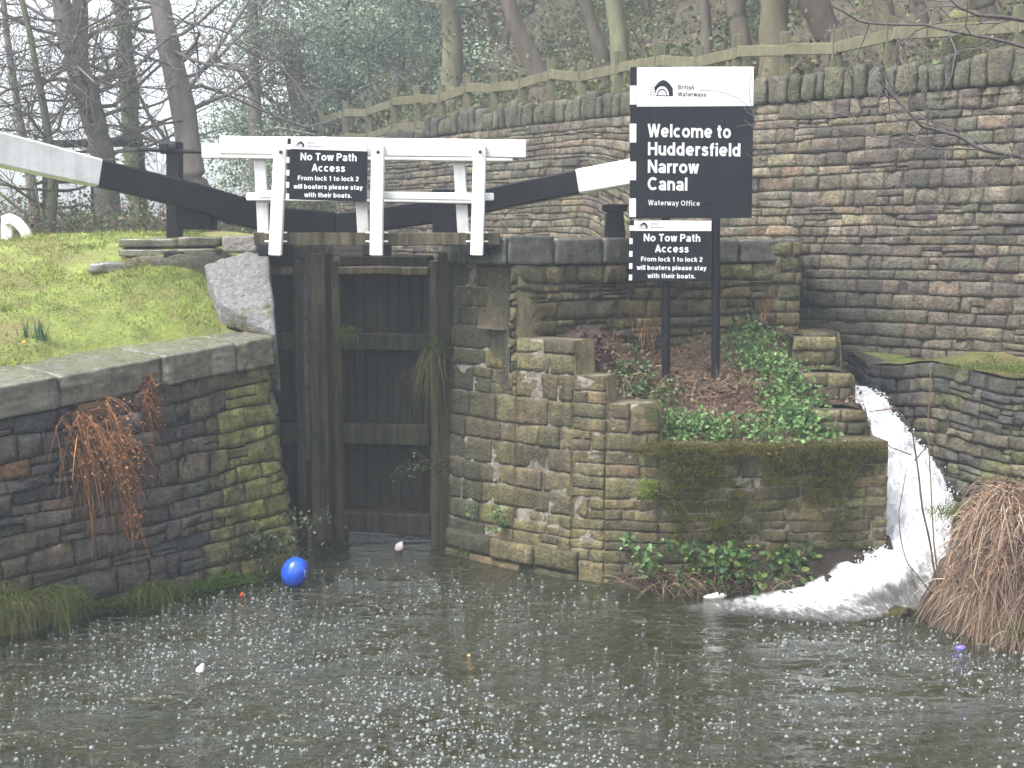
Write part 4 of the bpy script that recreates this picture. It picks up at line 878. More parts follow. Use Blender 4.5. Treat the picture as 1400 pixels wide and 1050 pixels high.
# rain bubbles on the water ---------------------------------------------
bm_ = mat('rain_bubble', (.42, .44, .45), tint=False, var=.25, vscale=30, rough=.22, bump=0, spec=.5)
bb_ = bm_.node_tree.nodes['Principled BSDF']; bb_.inputs['Alpha'].default_value = .42; bb_.inputs['Roughness'].default_value = .1
n = 14000; py = rng.uniform(0, 1, n)**.85*(1062-760)+760; px = rng.uniform(-20, 1420, n); P = np.array([onz(a, c_, 0) for a, c_ in zip(px, py)])
dens = fbm(P*np.array([1, .6, 1]), .55, 91, 3)*.6+.45+.25*fbm(P, 2.2, 93, 2)
lx = A2[0]+(P[:, 1]-A2[1])*(B2[0]-A2[0])/(B2[1]-A2[1])
front = np.interp(P[:, 0], [q[0] for q in Lc], [q[1] for q in Lc]); shore = np.interp(P[:, 1], [9, 11.6, 12.6, 13.4], [6.6, 5.2, 4.3, 4.2])
keep = (rng.random(n) < np.clip(dens, .06, 1)) & (P[:, 0] > lx+.25) & (P[:, 1] < front-.2) & (P[:, 0] < shore) & ~((P[:, 0] > 1.4) & (P[:, 1] > 13.0))
P = P[keep]; n = len(P); rad = .0088*np.exp(rng.normal(0, .45, n)); rad = np.clip(rad, .004, .0195)
a = np.arange(8)*np.pi/4; rings = [(1.0, 0), (.92, .40), (.62, .80), (.0, 1.0)]
tmpl = np.array([(rr*math.cos(t), rr*math.sin(t), zz) for rr, zz in rings[:3] for t in a]+[(0, 0, 1.0)]); f4 = [(r0*8+k, r0*8+(k+1) % 8, (r0+1)*8+(k+1) % 8, (r0+1)*8+k) for r0 in range(2) for k in range(8)]; f3 = [(16+k, 16+(k+1) % 8, 24) for k in range(8)]
mb = MB(); b0 = (np.arange(n)*25)[:, None, None]; mb.add((P[:, None]+rad[:, None, None]*tmpl[None]*np.array([1, 1, 1.0])).reshape(-1, 3), [(b0+np.array(f4)[None]).reshape(-1, 4), (b0+np.array(f3)[None]).reshape(-1, 3)])
# little splash spikes
n2 = 1500; i = rng.integers(0, n, n2); q = P[i]+np.stack([rng.normal(0, .05, n2), rng.normal(0, .1, n2), np.zeros(n2)], 1); blades(mb, q, nrm(np.stack([rng.normal(0, .12, n2), rng.normal(0, .12, n2), np.ones(n2)], 1)), rng.uniform(.02, .06, n2), rng.uniform(.006, .012, n2), 0*q[:, 0], np.ones((n2, 4)), seg=1)
tag(mb.build('rain_bubbles', bm_), 'white bubbles and splashes thrown up by rain all over the water', 'rain bubbles', kind='stuff')

# ================================================================== GRASS
GR = [(.20, .31, .045), (.25, .35, .06), (.13, .23, .035), (.32, .36, .09), (.36, .33, .13)]
n = 120000; s = rng.uniform(-4, 8.5, n); d = np.where(s < 1.8, 1.05, np.where(s > 3.2, .66, .85))+.25*fbm(np.stack([s, s*0, s*0], -1), 1.5, 3, 3)+rng.random(n)**1.3*7.7
x = A2[0]+s*tw[0]+d*nw[0]; y = A2[1]+s*tw[1]+d*nw[1]
pz = np.stack([x, y, x*0], -1); den = fbm(pz, .9, 51, 3)
inramp = (y > 14.9)*(x > -3.85+.32*(16.1-y))*1
ok = (y > 15.0)*(x > -3.5)*1
px_ = 700+FPX*x/(y*CT+1.3*ST)
keep = (px_ > -40) & (px_ < 372) & (ok == 0) & (inramp == 0) & (rng.random(n) < np.clip(.75+den*1.3, .12, 1)) & ~((y > 16.3) & (y < 17.1) & (px_ > 150))
x, y, den = x[keep], y[keep], den[keep]; n = len(x); P = np.stack([x, y, bank_z(x, y)-.01], -1)
L = rng.uniform(.035, .10, n)*(1+2.2*np.clip(fbm(P, 2.3, 53, 2)-.1, 0, 1)); tn = tints(n, GR, .45); tn[:, :3] *= (1+.5*fbm(P, 3.5, 57, 2))[:, None]
ye = np.clip(fbm(P, .7, 55, 3)*1.6, 0, .75)[:, None]; tn[:, :3] = tn[:, :3]*(1-ye)+np.array([.24, .20, .06])*ye
mb = MB(); blades(mb, P, nrm(np.stack([rng.normal(0, .5, n), rng.normal(0, .5, n), np.ones(n)], 1)), L, rng.uniform(.008, .016, n), rng.uniform(.2, .9, n), tn, seg=2)
tag(mb.build('grass', M['grass']), 'short bright green wet grass covering the bank at left', 'grass', kind='stuff')
def tuft(name, label, cat, cents, nper, L, cols, spread=.12, out=.5, droop=1.0, wd=.008, m='grass', up=1.0, facing=None, group=None, seg=4):
    mb = MB()
    for c in cents:
        n = nper; P = np.asarray(c)+rng.normal(size=(n, 3))*np.array([spread, spread, spread*.35]); d = rng.normal(0, out, (n, 3)); d[:, 2] = np.abs(d[:, 2])*.3+up
        if facing is not None: d[:, :2] += facing
        blades(mb, P, nrm(d), rng.uniform(.5, 1.1, n)*L, rng.uniform(.6, 1.3, n)*wd, rng.uniform(.4, 1.3, n)*droop, tints(n, cols, .3), seg=seg)
    return tag(mb.build(name, M[m]), label, cat, group)
def wl(px, py, out=.02):      # point on the battered face of the wing wall seen at the pixel
    d = ray(px, py); o = np.array([0, 0, EYE]); nn_ = np.array([-nw[0], -nw[1], 0]); best = None
    t = ((A2-o[:2])@nw-(-.045*0))/(d[:2]@nw); p = o+d*t
    t = ((A2-o[:2])@nw+.045*(p[2]+.4))/(d[:2]@nw); p = o+d*t; return p+nn_*out
GG = [(.09, .14, .025), (.13, .17, .04), (.17, .16, .06), (.07, .11, .02)]; fc = -nw*.9
tuft('grass_tuft', 'mixed green and straw grass fringe at the wall foot, lower left corner', 'grass tuft', [wl(px, 838-px*.12-(px % 3)*10, .08) for px in range(-20, 78, 8)], 170, .34, GG+[(.2, .15, .07)], .10, .5, 1.3, facing=fc)
tuft('grass_tuft', 'bright green drooping grass tuft beside the rusty stake', 'grass tuft', [wl(px, 812-(px-60)*.1, .08) for px in range(62, 92, 8)], 190, .36, GG, .07, .5, 1.4, facing=fc)
tuft('grass_tuft', 'long green grass tuft spilling over the water at the middle of the left wall', 'grass tuft', [wl(px, 803-(px-200)*.1, .05) for px in range(185, 232, 8)], 150, .32, GG, .07, .6, 1.5, facing=fc)
tuft('moss_fringe', 'low mossy green fringe along the waterline below the left wall', 'moss', [wl(px, 828-(px-110)*.135+rng.normal(0, 3), .03) for px in range(100, 390, 5)], 110, .09, [(.07, .10, .02), (.10, .12, .02), (.05, .08, .015)], .07, .7, .9, facing=fc, seg=2, wd=.012)
tuft('moss_clump', 'bright green moss cushion at the wall foot left of the balloon', 'moss', [wl(px, 797-(px-270)*.1+rng.normal(0, 5), .06) for px in range(268, 345, 5)], 260, .08, [(.08, .15, .02), (.11, .17, .025)], .07, .8, .7, facing=fc, seg=2, wd=.012)
# daffodils
c = at(45, 462, 14.1); c[2] = bank_z(c[0:1], c[1:2])[0]; dq = thing('daffodil_clump', 'upright blue-green daffodil leaves with one yellow flower in the grass at left', 'flower', c)
mb = MB()
for (dx, dy, n) in ((-.10, .0, 16), (.05, .05, 26), (.12, .0, 20)):
    P = c+np.array([dx, dy, -.02])+rng.normal(size=(n, 3))*np.array([.03, .03, 0]); blades(mb, P, nrm(np.stack([rng.normal(0, .16, n), rng.normal(0, .16, n), np.ones(n)], 1)), rng.uniform(.16, .30, n), .016, rng.uniform(0, .25, n), tints(n, [(.06, .12, .05), (.09, .15, .07)], .2))
mb.build('leaves', M['grass'], dq)
fp0 = at(33, 469, 14.0); mb = MB(); P = np.repeat(fp0[None], 6, 0); a = np.arange(6)*math.pi/3
blades(mb, P, nrm(np.stack([np.cos(a), -.2+0*a, np.sin(a)], 1)), .05, .03, .1, tints(6, [(.75, .60, .03)], .05), seg=2); tube(mb, [fp0, fp0+np.array([0, -.03, 0])], [.012, .02], 8, tint=(.75, .5, .02, 0)); mb.build('flower_head', M['grass'], dq)
mb = MB(); tube(mb, [c+np.array([-.12, 0, -.02]), fp0], .006, 5, tint=(.08, .14, .05, 0)); mb.build('stalk', M['grass'], dq)

# ================================================================== HANGING DEAD FERN ON LEFT WALL
def hanging(name, label, cents, n, L, cols, sp, dirx=.15, wd=.010, out=.35):
    mb = MB()
    for c in cents:
        P = np.asarray(c)+rng.normal(size=(n, 3))*np.array([sp, sp*.5, sp*.4]); d = np.stack([rng.normal(dirx, .55, n), rng.normal(0, .3, n), rng.normal(-.6, .8, n)], 1); d[:, :2] += -nw*out
        blades(mb, P, nrm(d), rng.uniform(.4, 1.1, n)*L, rng.uniform(.5, 1.3, n)*wd, rng.uniform(.2, 1.6, n), tints(n, cols, .4), seg=6)
        m_ = n*6; leaves(mb, np.repeat(P, 6, 0)+np.stack([rng.normal(dirx*L*.5, .10*L+.03, m_), rng.normal(-.03, .03, m_), -rng.random(m_)*L*.8], 1), .035, tints(m_, cols, .4), .2, simple=True, droop=1.5)
    return tag(mb.build(name, M['dead']), label, 'dead fern')
OR = [(.32, .145, .06), (.21, .095, .045), (.38, .20, .10), (.13, .065, .035)]
hanging('dead_fern', 'large orange-brown dead fern hanging down the left wall', [wl(100, 575), wl(112, 590), wl(128, 600), wl(92, 566)], 60, .72, OR, .12, .26)
hanging('dead_fern', 'wispy tan dead fern right of the large hanging one', [wl(140, 545), wl(150, 590)], 45, .75, OR[:3], .06, .25, .008)
hanging('dead_fern', 'narrow dark red-brown dead fern under the coping of the left wall', [wl(195, 515), wl(197, 540)], 70, .40, OR[1:2]+OR[3:], .035, .02, .012, .2)
hanging('dead_fern', 'thin orange fern remains low on the left wall', [wl(168, 640), wl(170, 690), wl(180, 610)], 22, .45, OR[:2], .05, .1, .008)

# ================================================================== LEAFY PLANTS
def leafy(name, label, cat, stems, lsize, lcols, m='leaf', lpn=14, wood=(.09, .06, .04, 0), spread=.07, updir=.6, group=None, base=None):
    t = thing(name, label, cat, stems[0][0], group); sm = MB(); lm = MB()
    for st_ in stems:
        st_ = np.asarray(st_, float); tube(sm, st_, np.linspace(.007, .003, len(st_)), 4, wood)
        k = lpn; u = rng.uniform(.1, 1.02, k)*(len(st_)-1); P = np.stack([np.interp(u, range(len(st_)), st_[:, c]) for c in range(3)], 1)+rng.normal(size=(k, 3))*spread
        leaves(lm, P, lsize, tints(k, lcols, .3), updir)
    sm.build('stems', M['dead'], t); lm.build('leaves', M[m], t); return t
def arc(p, d, L, sag, k=6, wob=.03):
    p = np.asarray(p, float); d = nrm(d); t = np.linspace(0, 1, k)[:, None]
    q = p+d*L*t; q[:, 2] -= (sag*L*t[:, 0]**2); q[1:] += rng.normal(size=(k-1, 3))*wob*L; return q
NET = [(.11, .22, .065), (.15, .27, .09), (.08, .17, .05), (.19, .30, .12)]
def patch(label, region, n, hgt, lsize=.055, lpn=11, name='nettle_patch', cat='green plants', cols=NET):
    st_ = []
    for _ in range(n):
        x, y = region(); z = float(soil_z(np.array([x]), np.array([y]))[0]); st_.append(arc((x, y, z-.02), (rng.normal(0, .25), rng.normal(-.15, .25), 1), rng.uniform(.5, 1.1)*hgt, .1))
    return leafy(name, label, cat, st_, lsize, cols, lpn=lpn, spread=.05, wood=(.09, .12, .04, 0))
def reg(pxa, pya, pxb, pyb, sx, sy):
    def f():
        t = rng.random(); px, py = pxa+(pxb-pxa)*t+rng.normal(0, sx), pya+(pyb-pya)*t+rng.normal(0, sy)
        d_ = ray(px, py); Ys = np.linspace(14.42, 16.95, 60); xx_ = d_[0]/d_[1]*Ys; zr = EYE+d_[2]/d_[1]*Ys; hit = np.where(zr < soil_z(xx_, Ys))[0]
        q_ = hit[0] if len(hit) else 59; p = np.array([xx_[q_], Ys[q_]])
        return np.clip(p[0], .2, 4.25), np.clip(p[1], 14.42, 16.95)
    return f
patch('lush green nettles along the front of the planted bank', reg(905, 596, 1040, 602, 18, 10), 150, .26)
patch('grey-green herbs around the left sign post', reg(840, 505, 930, 575, 14, 16), 105, .20, .05, cols=[(.12, .19, .07), (.17, .22, .10), (.09, .15, .055)])
patch('tall bright green nettle stand below the spillway corner of the bank', reg(1085, 560, 1105, 605, 22, 18), 150, .34, .065)
patch('green leafy plants climbing the back corner right of the tall sign post', reg(1005, 462, 1080, 530, 18, 14), 150, .30, .055)
# dead stalks and litter on the bank
n = 4200; P = []; f = reg(850, 490, 1110, 590, 70, 40)
for _ in range(n): P.append(f())
P = np.array(P); keepc = (P[:, 0] > .6); P = P[keepc]; n = len(P); P3 = np.stack([P[:, 0], P[:, 1], soil_z(P[:, 0], P[:, 1])+.01], -1)
mb = MB(); DB = [(.20, .12, .075), (.15, .09, .06), (.26, .18, .12), (.12, .075, .05)]
blades(mb, P3, nrm(np.stack([rng.normal(0, .8, n), rng.normal(-.2, .6, n), np.abs(rng.normal(.25, .3, n))], 1)), rng.uniform(.08, .38, n), rng.uniform(.004, .009, n), rng.uniform(.1, .9, n), tints(n, DB, .3), seg=4)
k_ = 500; P4 = P3[rng.integers(0, n, k_)]; blades(mb, P4, nrm(np.stack([rng.normal(0, .7, k_), rng.normal(-.3, .5, k_), np.abs(rng.normal(.7, .3, k_))], 1)), rng.uniform(.25, .6, k_), rng.uniform(.006, .010, k_), rng.uniform(.3, 1.1, k_), tints(k_, [(.30, .20, .13), (.22, .14, .09), (.36, .27, .19)], .3), seg=6)
leaves(mb, P3+rng.normal(size=(n, 3))*np.array([.1, .1, .01]), .06, tints(n, [(.13, .08, .06), (.17, .11, .085), (.085, .055, .045)], .3), 1.0, simple=True)
tag(mb.build('dead_stalks', M['dead']), 'brown dead stalks and fallen leaves littering the bank under the signs', 'dead stalks', kind='stuff')
n = 420; f = reg(800, 478, 825, 500, 10, 10); P = np.array([f() for _ in range(n)]); mb = MB(); leaves(mb, np.stack([P[:, 0]+rng.normal(0, .06, n)-.02, P[:, 1], soil_z(P[:, 0], P[:, 1])+rng.uniform(0, .12, n)], -1), .06, tints(n, [(.06, .035, .035), (.09, .05, .05)], .3), .6)
tag(mb.build('withered_plant', M['dead']), 'withered purple-brown leaf clump at the left end of the planted bank', 'dead plant')
mb = MB()
for (px, py, Y, L, n_) in ((884, 470, 16.2, .75, 60), (1040, 435, 16.7, .75, 16)):
    P = at(px, py, Y)+rng.normal(size=(n_, 3))*np.array([.08, .05, .08]); blades(mb, P, nrm(np.stack([rng.normal(0, .18, n_), rng.normal(-.1, .15, n_), np.ones(n_)], 1)), rng.uniform(.4, 1, n_)*L, .006, rng.uniform(0, .25, n_), tints(n_, OR[:3]+[(.3, .22, .15)], .3), seg=4)
tag(mb.build('dry_grass', M['dead']), 'upright tan dry grass stalks against the rubble wall behind the signs', 'dry grass')

BR = [(.05, .12, .03), (.08, .15, .04), (.14, .19, .045), (.035, .08, .03)]
def bramble(label, root, n, L, ddir, lpn=12, lsize=.07, cols=BR, up=.5):
    st_ = [arc(np.asarray(root)+rng.normal(size=3)*np.array([.14, .05, .05]), np.array(ddir)+rng.normal(size=3)*np.array([.6, .35, .45])+np.array([0, 0, up]), rng.uniform(.5, 1.1)*L, rng.uniform(.3, .9), 7, .04) for _ in range(n)]
    return leafy('bramble', label, 'bramble', st_, lsize, cols, lpn=lpn, spread=.05)
bramble('trailing dark green bramble on the left wall above the balloon', wl(350, 745, .05), 26, .6, (.25, -.5, .2), 12, .06, [(.05, .085, .04), (.09, .12, .07), (.13, .15, .09), (.04, .07, .03)])
bramble('thin ivy sprig with pale leaves at the corner behind the balloon', np.array([B2[0]-.02, B2[1]-.05, .55]), 9, .55, (.6, -.3, .3), 8, .055, [(.08, .13, .06), (.2, .22, .17)])
bramble('green bramble bush at the water edge below the mossy front wall', at(985, 770, 14.0), 34, .62, (0, -.35, .2), 14, .085)
bramble('yellow-green bramble at the water edge beside the square stone', at(1075, 765, 14.1), 14, .45, (.05, -.35, .3), 11, .085)
bramble('leafy green sprig growing from the curved wall foot', at(868, 770, 14.05), 12, .50, (0, -.25, .8), 12, .07, NET)
bramble('small green sprig rooted in a wall joint by the gate', at(680, 712, 15.0), 7, .22, (0, -.4, .4), 10, .05, NET)
bramble('short bramble stems trailing into the water under the curved wall', at(905, 790, 14.0), 12, .45, (.2, -.4, .1), 6, .05, BR)
mb = MB(); n = 260; P = at(960, 790, 13.9)+rng.normal(size=(n, 3))*np.array([.55, .12, .06]); blades(mb, P, nrm(np.stack([rng.normal(0, .7, n), rng.normal(-.4, .4, n), rng.normal(.1, .4, n)], 1)), rng.uniform(.2, .6, n), .006, rng.uniform(.2, .9, n), tints(n, [(.22, .16, .10), (.15, .10, .06), (.3, .2, .12)], .3), seg=4)
tag(mb.build('dry_bramble_canes', M['dead']), 'dry tan bramble canes over the water below the front wall', 'dead canes')
mb = MB(); xs = np.linspace(xat(830, 14.1, .2), 4.5, 90); ts = np.linspace(0, 1, 26); xx, tt2 = np.meshgrid(xs, ts, indexing='ij'); bk = np.interp(xs, [q[0] for q in Lc[3:]], [q[1] for q in Lc[3:]])[:, None]+.15
wid = np.interp(xs, [1.0, 1.5, 2.6, 3.4, 4.5], [.25, .45, .55, .75, .8])[:, None]; yy = bk-wid*tt2
zz = np.interp(xs, [1.0, 2.0, 3.2, 4.3], [.12, .22, .42, .45])[:, None]*(1-tt2**1.6)-.08*tt2+.06*fbm(np.stack([xx, yy, xx*0], -1), 4, 6, 4)
mb.add(np.stack([xx, yy, zz], -1).reshape(-1, 3), [grid_faces(90, 26)[:, ::-1]], (.6, .6, .6, .05)); tag(mb.build('mud_edge', M['mud']), kind='structure')
# moss mats on the front wall
MC = [(.085, .10, .015), (.13, .115, .02), (.055, .065, .012), (.11, .085, .018)]
cen = []
for _ in range(900):
    px, py = rng.uniform(872, 1204), 604+rng.gamma(1.3, 42)
    if py > 752: continue
    q = at(px, py, float(np.interp(px, [870, 1040, 1211], [14.17, 14.21, 14.38])))
    if py < 622 or vnoise(q[None]*np.array([1, 1, .7]), 1.9, 141)[0] > -.12: cen.append(q+np.array([0, -.012, 0]))
tuft('moss_mat', 'thick dark green and brown moss hanging over the low front wall', 'moss', cen, 46, .034, MC, .05, .9, .9, facing=np.array([0, -.9]), seg=2, wd=.012, up=.2)
tuft('moss_clump', 'vivid yellow-green moss cushion on the front wall left side', 'moss', [at(884+dx, 668+dy, 14.17) for dx, dy in ((0, 0), (8, 4), (-6, 6), (3, 14), (8, -8), (-3, -10))], 150, .035, [(.13, .20, .02), (.17, .24, .03)], .05, .8, .6, facing=np.array([0, -.9]), seg=2, wd=.011, up=.3)
tuft('moss_clump', 'smaller yellow-green moss cushion above the water edge bramble', 'moss', [at(975+dx, 712+dy, 14.18) for dx, dy in ((0, 0), (9, 2), (18, 0), (5, 7))], 130, .03, [(.12, .17, .02), (.10, .12, .02)], .05, .8, .6, facing=np.array([0, -.9]), seg=2, wd=.011, up=.3)
# ferns and grasses on the gate and lock wall
for (lab, px, py, Y, n_, L, up, dr, cols) in (('small green fern tuft on the gate rail between the top panels', 472, 452, 16.2, 90, .26, .6, 1.2, GG), ('long hanging tan and green grass on the gate right edge', 590, 478, 15.95, 60, .6, -.6, .6, [(.13, .12, .045), (.17, .13, .07), (.08, .11, .03)]),
        ('short green weed high in the corner of the lock wall', 598, 470, 15.9, 60, .2, .6, 1.0, GG), ('yellow-green tuft at the waterline by the gate', 634, 752, 15.5, 110, .14, .8, .8, [(.14, .18, .03), (.08, .12, .02)])):
    tuft('wall_fern', lab, 'fern', [at(px, py, Y), at(px+4, py+6, Y)], n_, L, cols, .06 if L < .5 else .09, .5 if L < .5 else .28, dr, up=up, facing=np.array([-.05, -.35]), wd=.011)
bramble('green weeds climbing the dark corner right of the gate', at(596, 640, 15.9), 16, .6, (0, -.1, .2), 10, .045, [(.05, .09, .03), (.03, .06, .02), (.08, .12, .04)])
# ledge vegetation by retaining wall
posL, LL = path_fn(LWp); n = 5200; s = rng.uniform(LL*.33, LL, n); a, nn2 = posL(s); off = .05+rng.random(n)**1.5*.8; q = a-nn2*off[:, None]
P = np.stack([q[:, 0], q[:, 1], 2.37+.12*off+.03*fbm(np.stack([q[:, 0], q[:, 1], s*0], -1), 2, 5, 3)], -1); mb = MB()
blades(mb, P, nrm(np.stack([rng.normal(0, .6, n), rng.normal(-.3, .6, n), np.ones(n)], 1)), rng.uniform(.04, .16, n), .010, rng.uniform(.4, 1.2, n), tints(n, GG+[(.11, .17, .03)], .3), seg=3)
tag(mb.build('ledge_grass', M['grass']), 'green grass and moss on the ledge above the spillway wall', 'grass', kind='stuff')

# ================================================================== DEAD BRACKEN MOUND, RIGHT BANK
mc = np.array([xat(1428, 12.65, .8), 12.7, .46]); mr_ = np.array([1.0, .85, .98])
bk = thing('dead_bracken', 'big rust-brown mound of dead bracken overhanging the water at right edge', 'dead bracken', (mc[0], mc[1], 0))
mb = MB(); cv, cf = CG[21]; sp = nrm(cv); V = mc+sp*mr_*.86*(1+.22*fbm(sp, 2.6, 61, 3))[:, None]; V[:, 2] = np.maximum(V[:, 2], -.1); mb.add(V, [cf], (.085, .05, .035, 0)); mb.build('litter_core', M['dead'], bk)
n = 17000; d = rng.normal(size=(n, 3)); d[:, 1] -= .5; d[:, 2] -= .1; d = nrm(d); P = mc+d*mr_*rng.uniform(.84, 1.0, n)[:, None]*(1+.22*fbm(d, 2.6, 61, 3))[:, None]
P = P[P[:, 2] > .02]; n = len(P); g = nrm((P-mc)*np.array([1, 1, .6])); dr = nrm(g*.35+np.array([-.2, -.15, -.1])+rng.normal(size=(n, 3))*(.45+.5*rng.random((n, 1)))+.8*np.stack([vnoise(P, 3.0, 101+q_) for q_ in range(3)], 1))
mb = MB(); blades(mb, P, dr, rng.uniform(.12, .55, n), rng.uniform(.004, .010, n), rng.uniform(.5, 1.4, n), tints(n, [(.22, .145, .10), (.17, .105, .07), (.31, .23, .165), (.10, .065, .045), (.40, .32, .24)], .35)*np.concatenate([np.repeat((1+.5*fbm(P, 2.5, 111, 2))[:, None], 3, 1), np.ones((n, 1))], 1), seg=5)
n = 5000; i = rng.integers(0, len(P), n); leaves(mb, P[i]+rng.normal(size=(n, 3))*.05, .045, tints(n, [(.24, .135, .09), (.17, .09, .06), (.12, .07, .05)], .3), .3, simple=True)
mb.build('stalks', M['dead'], bk)
mb = MB()
for (p0, p1, p2) in (((1372, 870, 12.2), (1330, 790, 12.0), (1345, 720, 12.1)), ((1400, 850, 12.1), (1385, 760, 12.0), (1372, 690, 12.2)), ((1360, 895, 12.0), (1400, 860, 11.9), (1450, 850, 11.8))):
    tube(mb, pts([p0, p1, p2]), .010, 6, (.36, .27, .19, 0))
mb.build('pale_canes', M['dead'], bk)
tuft('grass_tuft', 'green grass behind the top of the dead bracken mound', 'grass tuft', [at(px, 676, 14.0)+np.array([0, 0, -.25]) for px in range(1290, 1440, 16)], 90, .45, GG, .10, .4, .9)
tuft('grass_tuft', 'small green grass under the right side of the dead bracken', 'grass tuft', [at(1385, 868, 11.95), at(1400, 862, 11.9)], 120, .3, GG, .08, .4, 1.0)
def sapling(label, paths, r0, tintc=(.13, .085, .06, 0)):
    t = thing('sapling', label, 'bare sapling', at(*paths[0][0])); mb = MB()
    for k, pl in enumerate(paths):
        P = np.array(pts(pl)); tt_ = np.linspace(0, len(P)-1, 5*len(P)); P = np.stack([np.interp(tt_, range(len(P)), P[:, c]) for c in range(3)], 1); P = P+np.stack([vnoise(P, 2.5, 5+q) for q in range(3)], 1)*.03
        rr = r0*(1 if k == 0 else .6); tube(mb, P, np.linspace(rr, rr*.45, len(P)), 5, tintc)
    mb.build('twigs', M['dead'], t)
sapling('bare brown sapling arching left across the waterfall', [[(1288, 845, 13.1), (1262, 700, 13.0), (1248, 590, 12.95), (1225, 556, 12.9), (1190, 560, 12.9)], [(1248, 590, 12.95), (1230, 560, 12.9), (1213, 540, 12.9)], [(1250, 630, 12.95), (1275, 605, 12.9), (1292, 618, 12.9)], [(1245, 622, 12.95), (1222, 612, 12.9), (1200, 600, 12.95)]], .013)
sapling('straight thin bare stem beside the arching sapling', [[(1290, 840, 13.0), (1276, 745, 12.95), (1272, 640, 12.9), (1270, 560, 12.9), (1272, 505, 12.9)]], .010, (.16, .11, .07, 0))
sapling('slender dark stem curving in front of the foam', [[(1275, 815, 13.0), (1240, 770, 12.9), (1226, 700, 12.9), (1240, 640, 12.9)]], .008)

# ================================================================== TREES
def grow(mb, p, d, L, r, lev, sub=3, wig=.22, grav=-.02, k=6, minr=.005, ends=None, spreadang=.9, tint=(.10, .085, .075, -.1)):
    P = [np.array(p, float)]; d = nrm(np.array(d, float)); st_ = L/(k-1)
    for _ in range(k-1): d = nrm(d+rng.normal(size=3)*wig+np.array([0, 0, grav])); P.append(P[-1]+d*st_)
    P = np.array(P); rr = np.linspace(r, max(r*.4, minr), k); tube(mb, P, rr, 5 if r > .025 else 3, tint, caps=False)
    if ends is not None: ends += list(P[k//2:])
    if lev > 0:
        for _ in range(sub):
            i = rng.integers(1, k); dd = nrm(P[i]-P[i-1]); o = rng.normal(size=3); o = nrm(o-dd*(o@dd)); grow(mb, P[i], dd+o*spreadang, L*rng.uniform(.4, .7), max(rr[i]*.6, minr), lev-1, sub, wig, grav, max(k-1, 4), minr, ends, spreadang, tint)
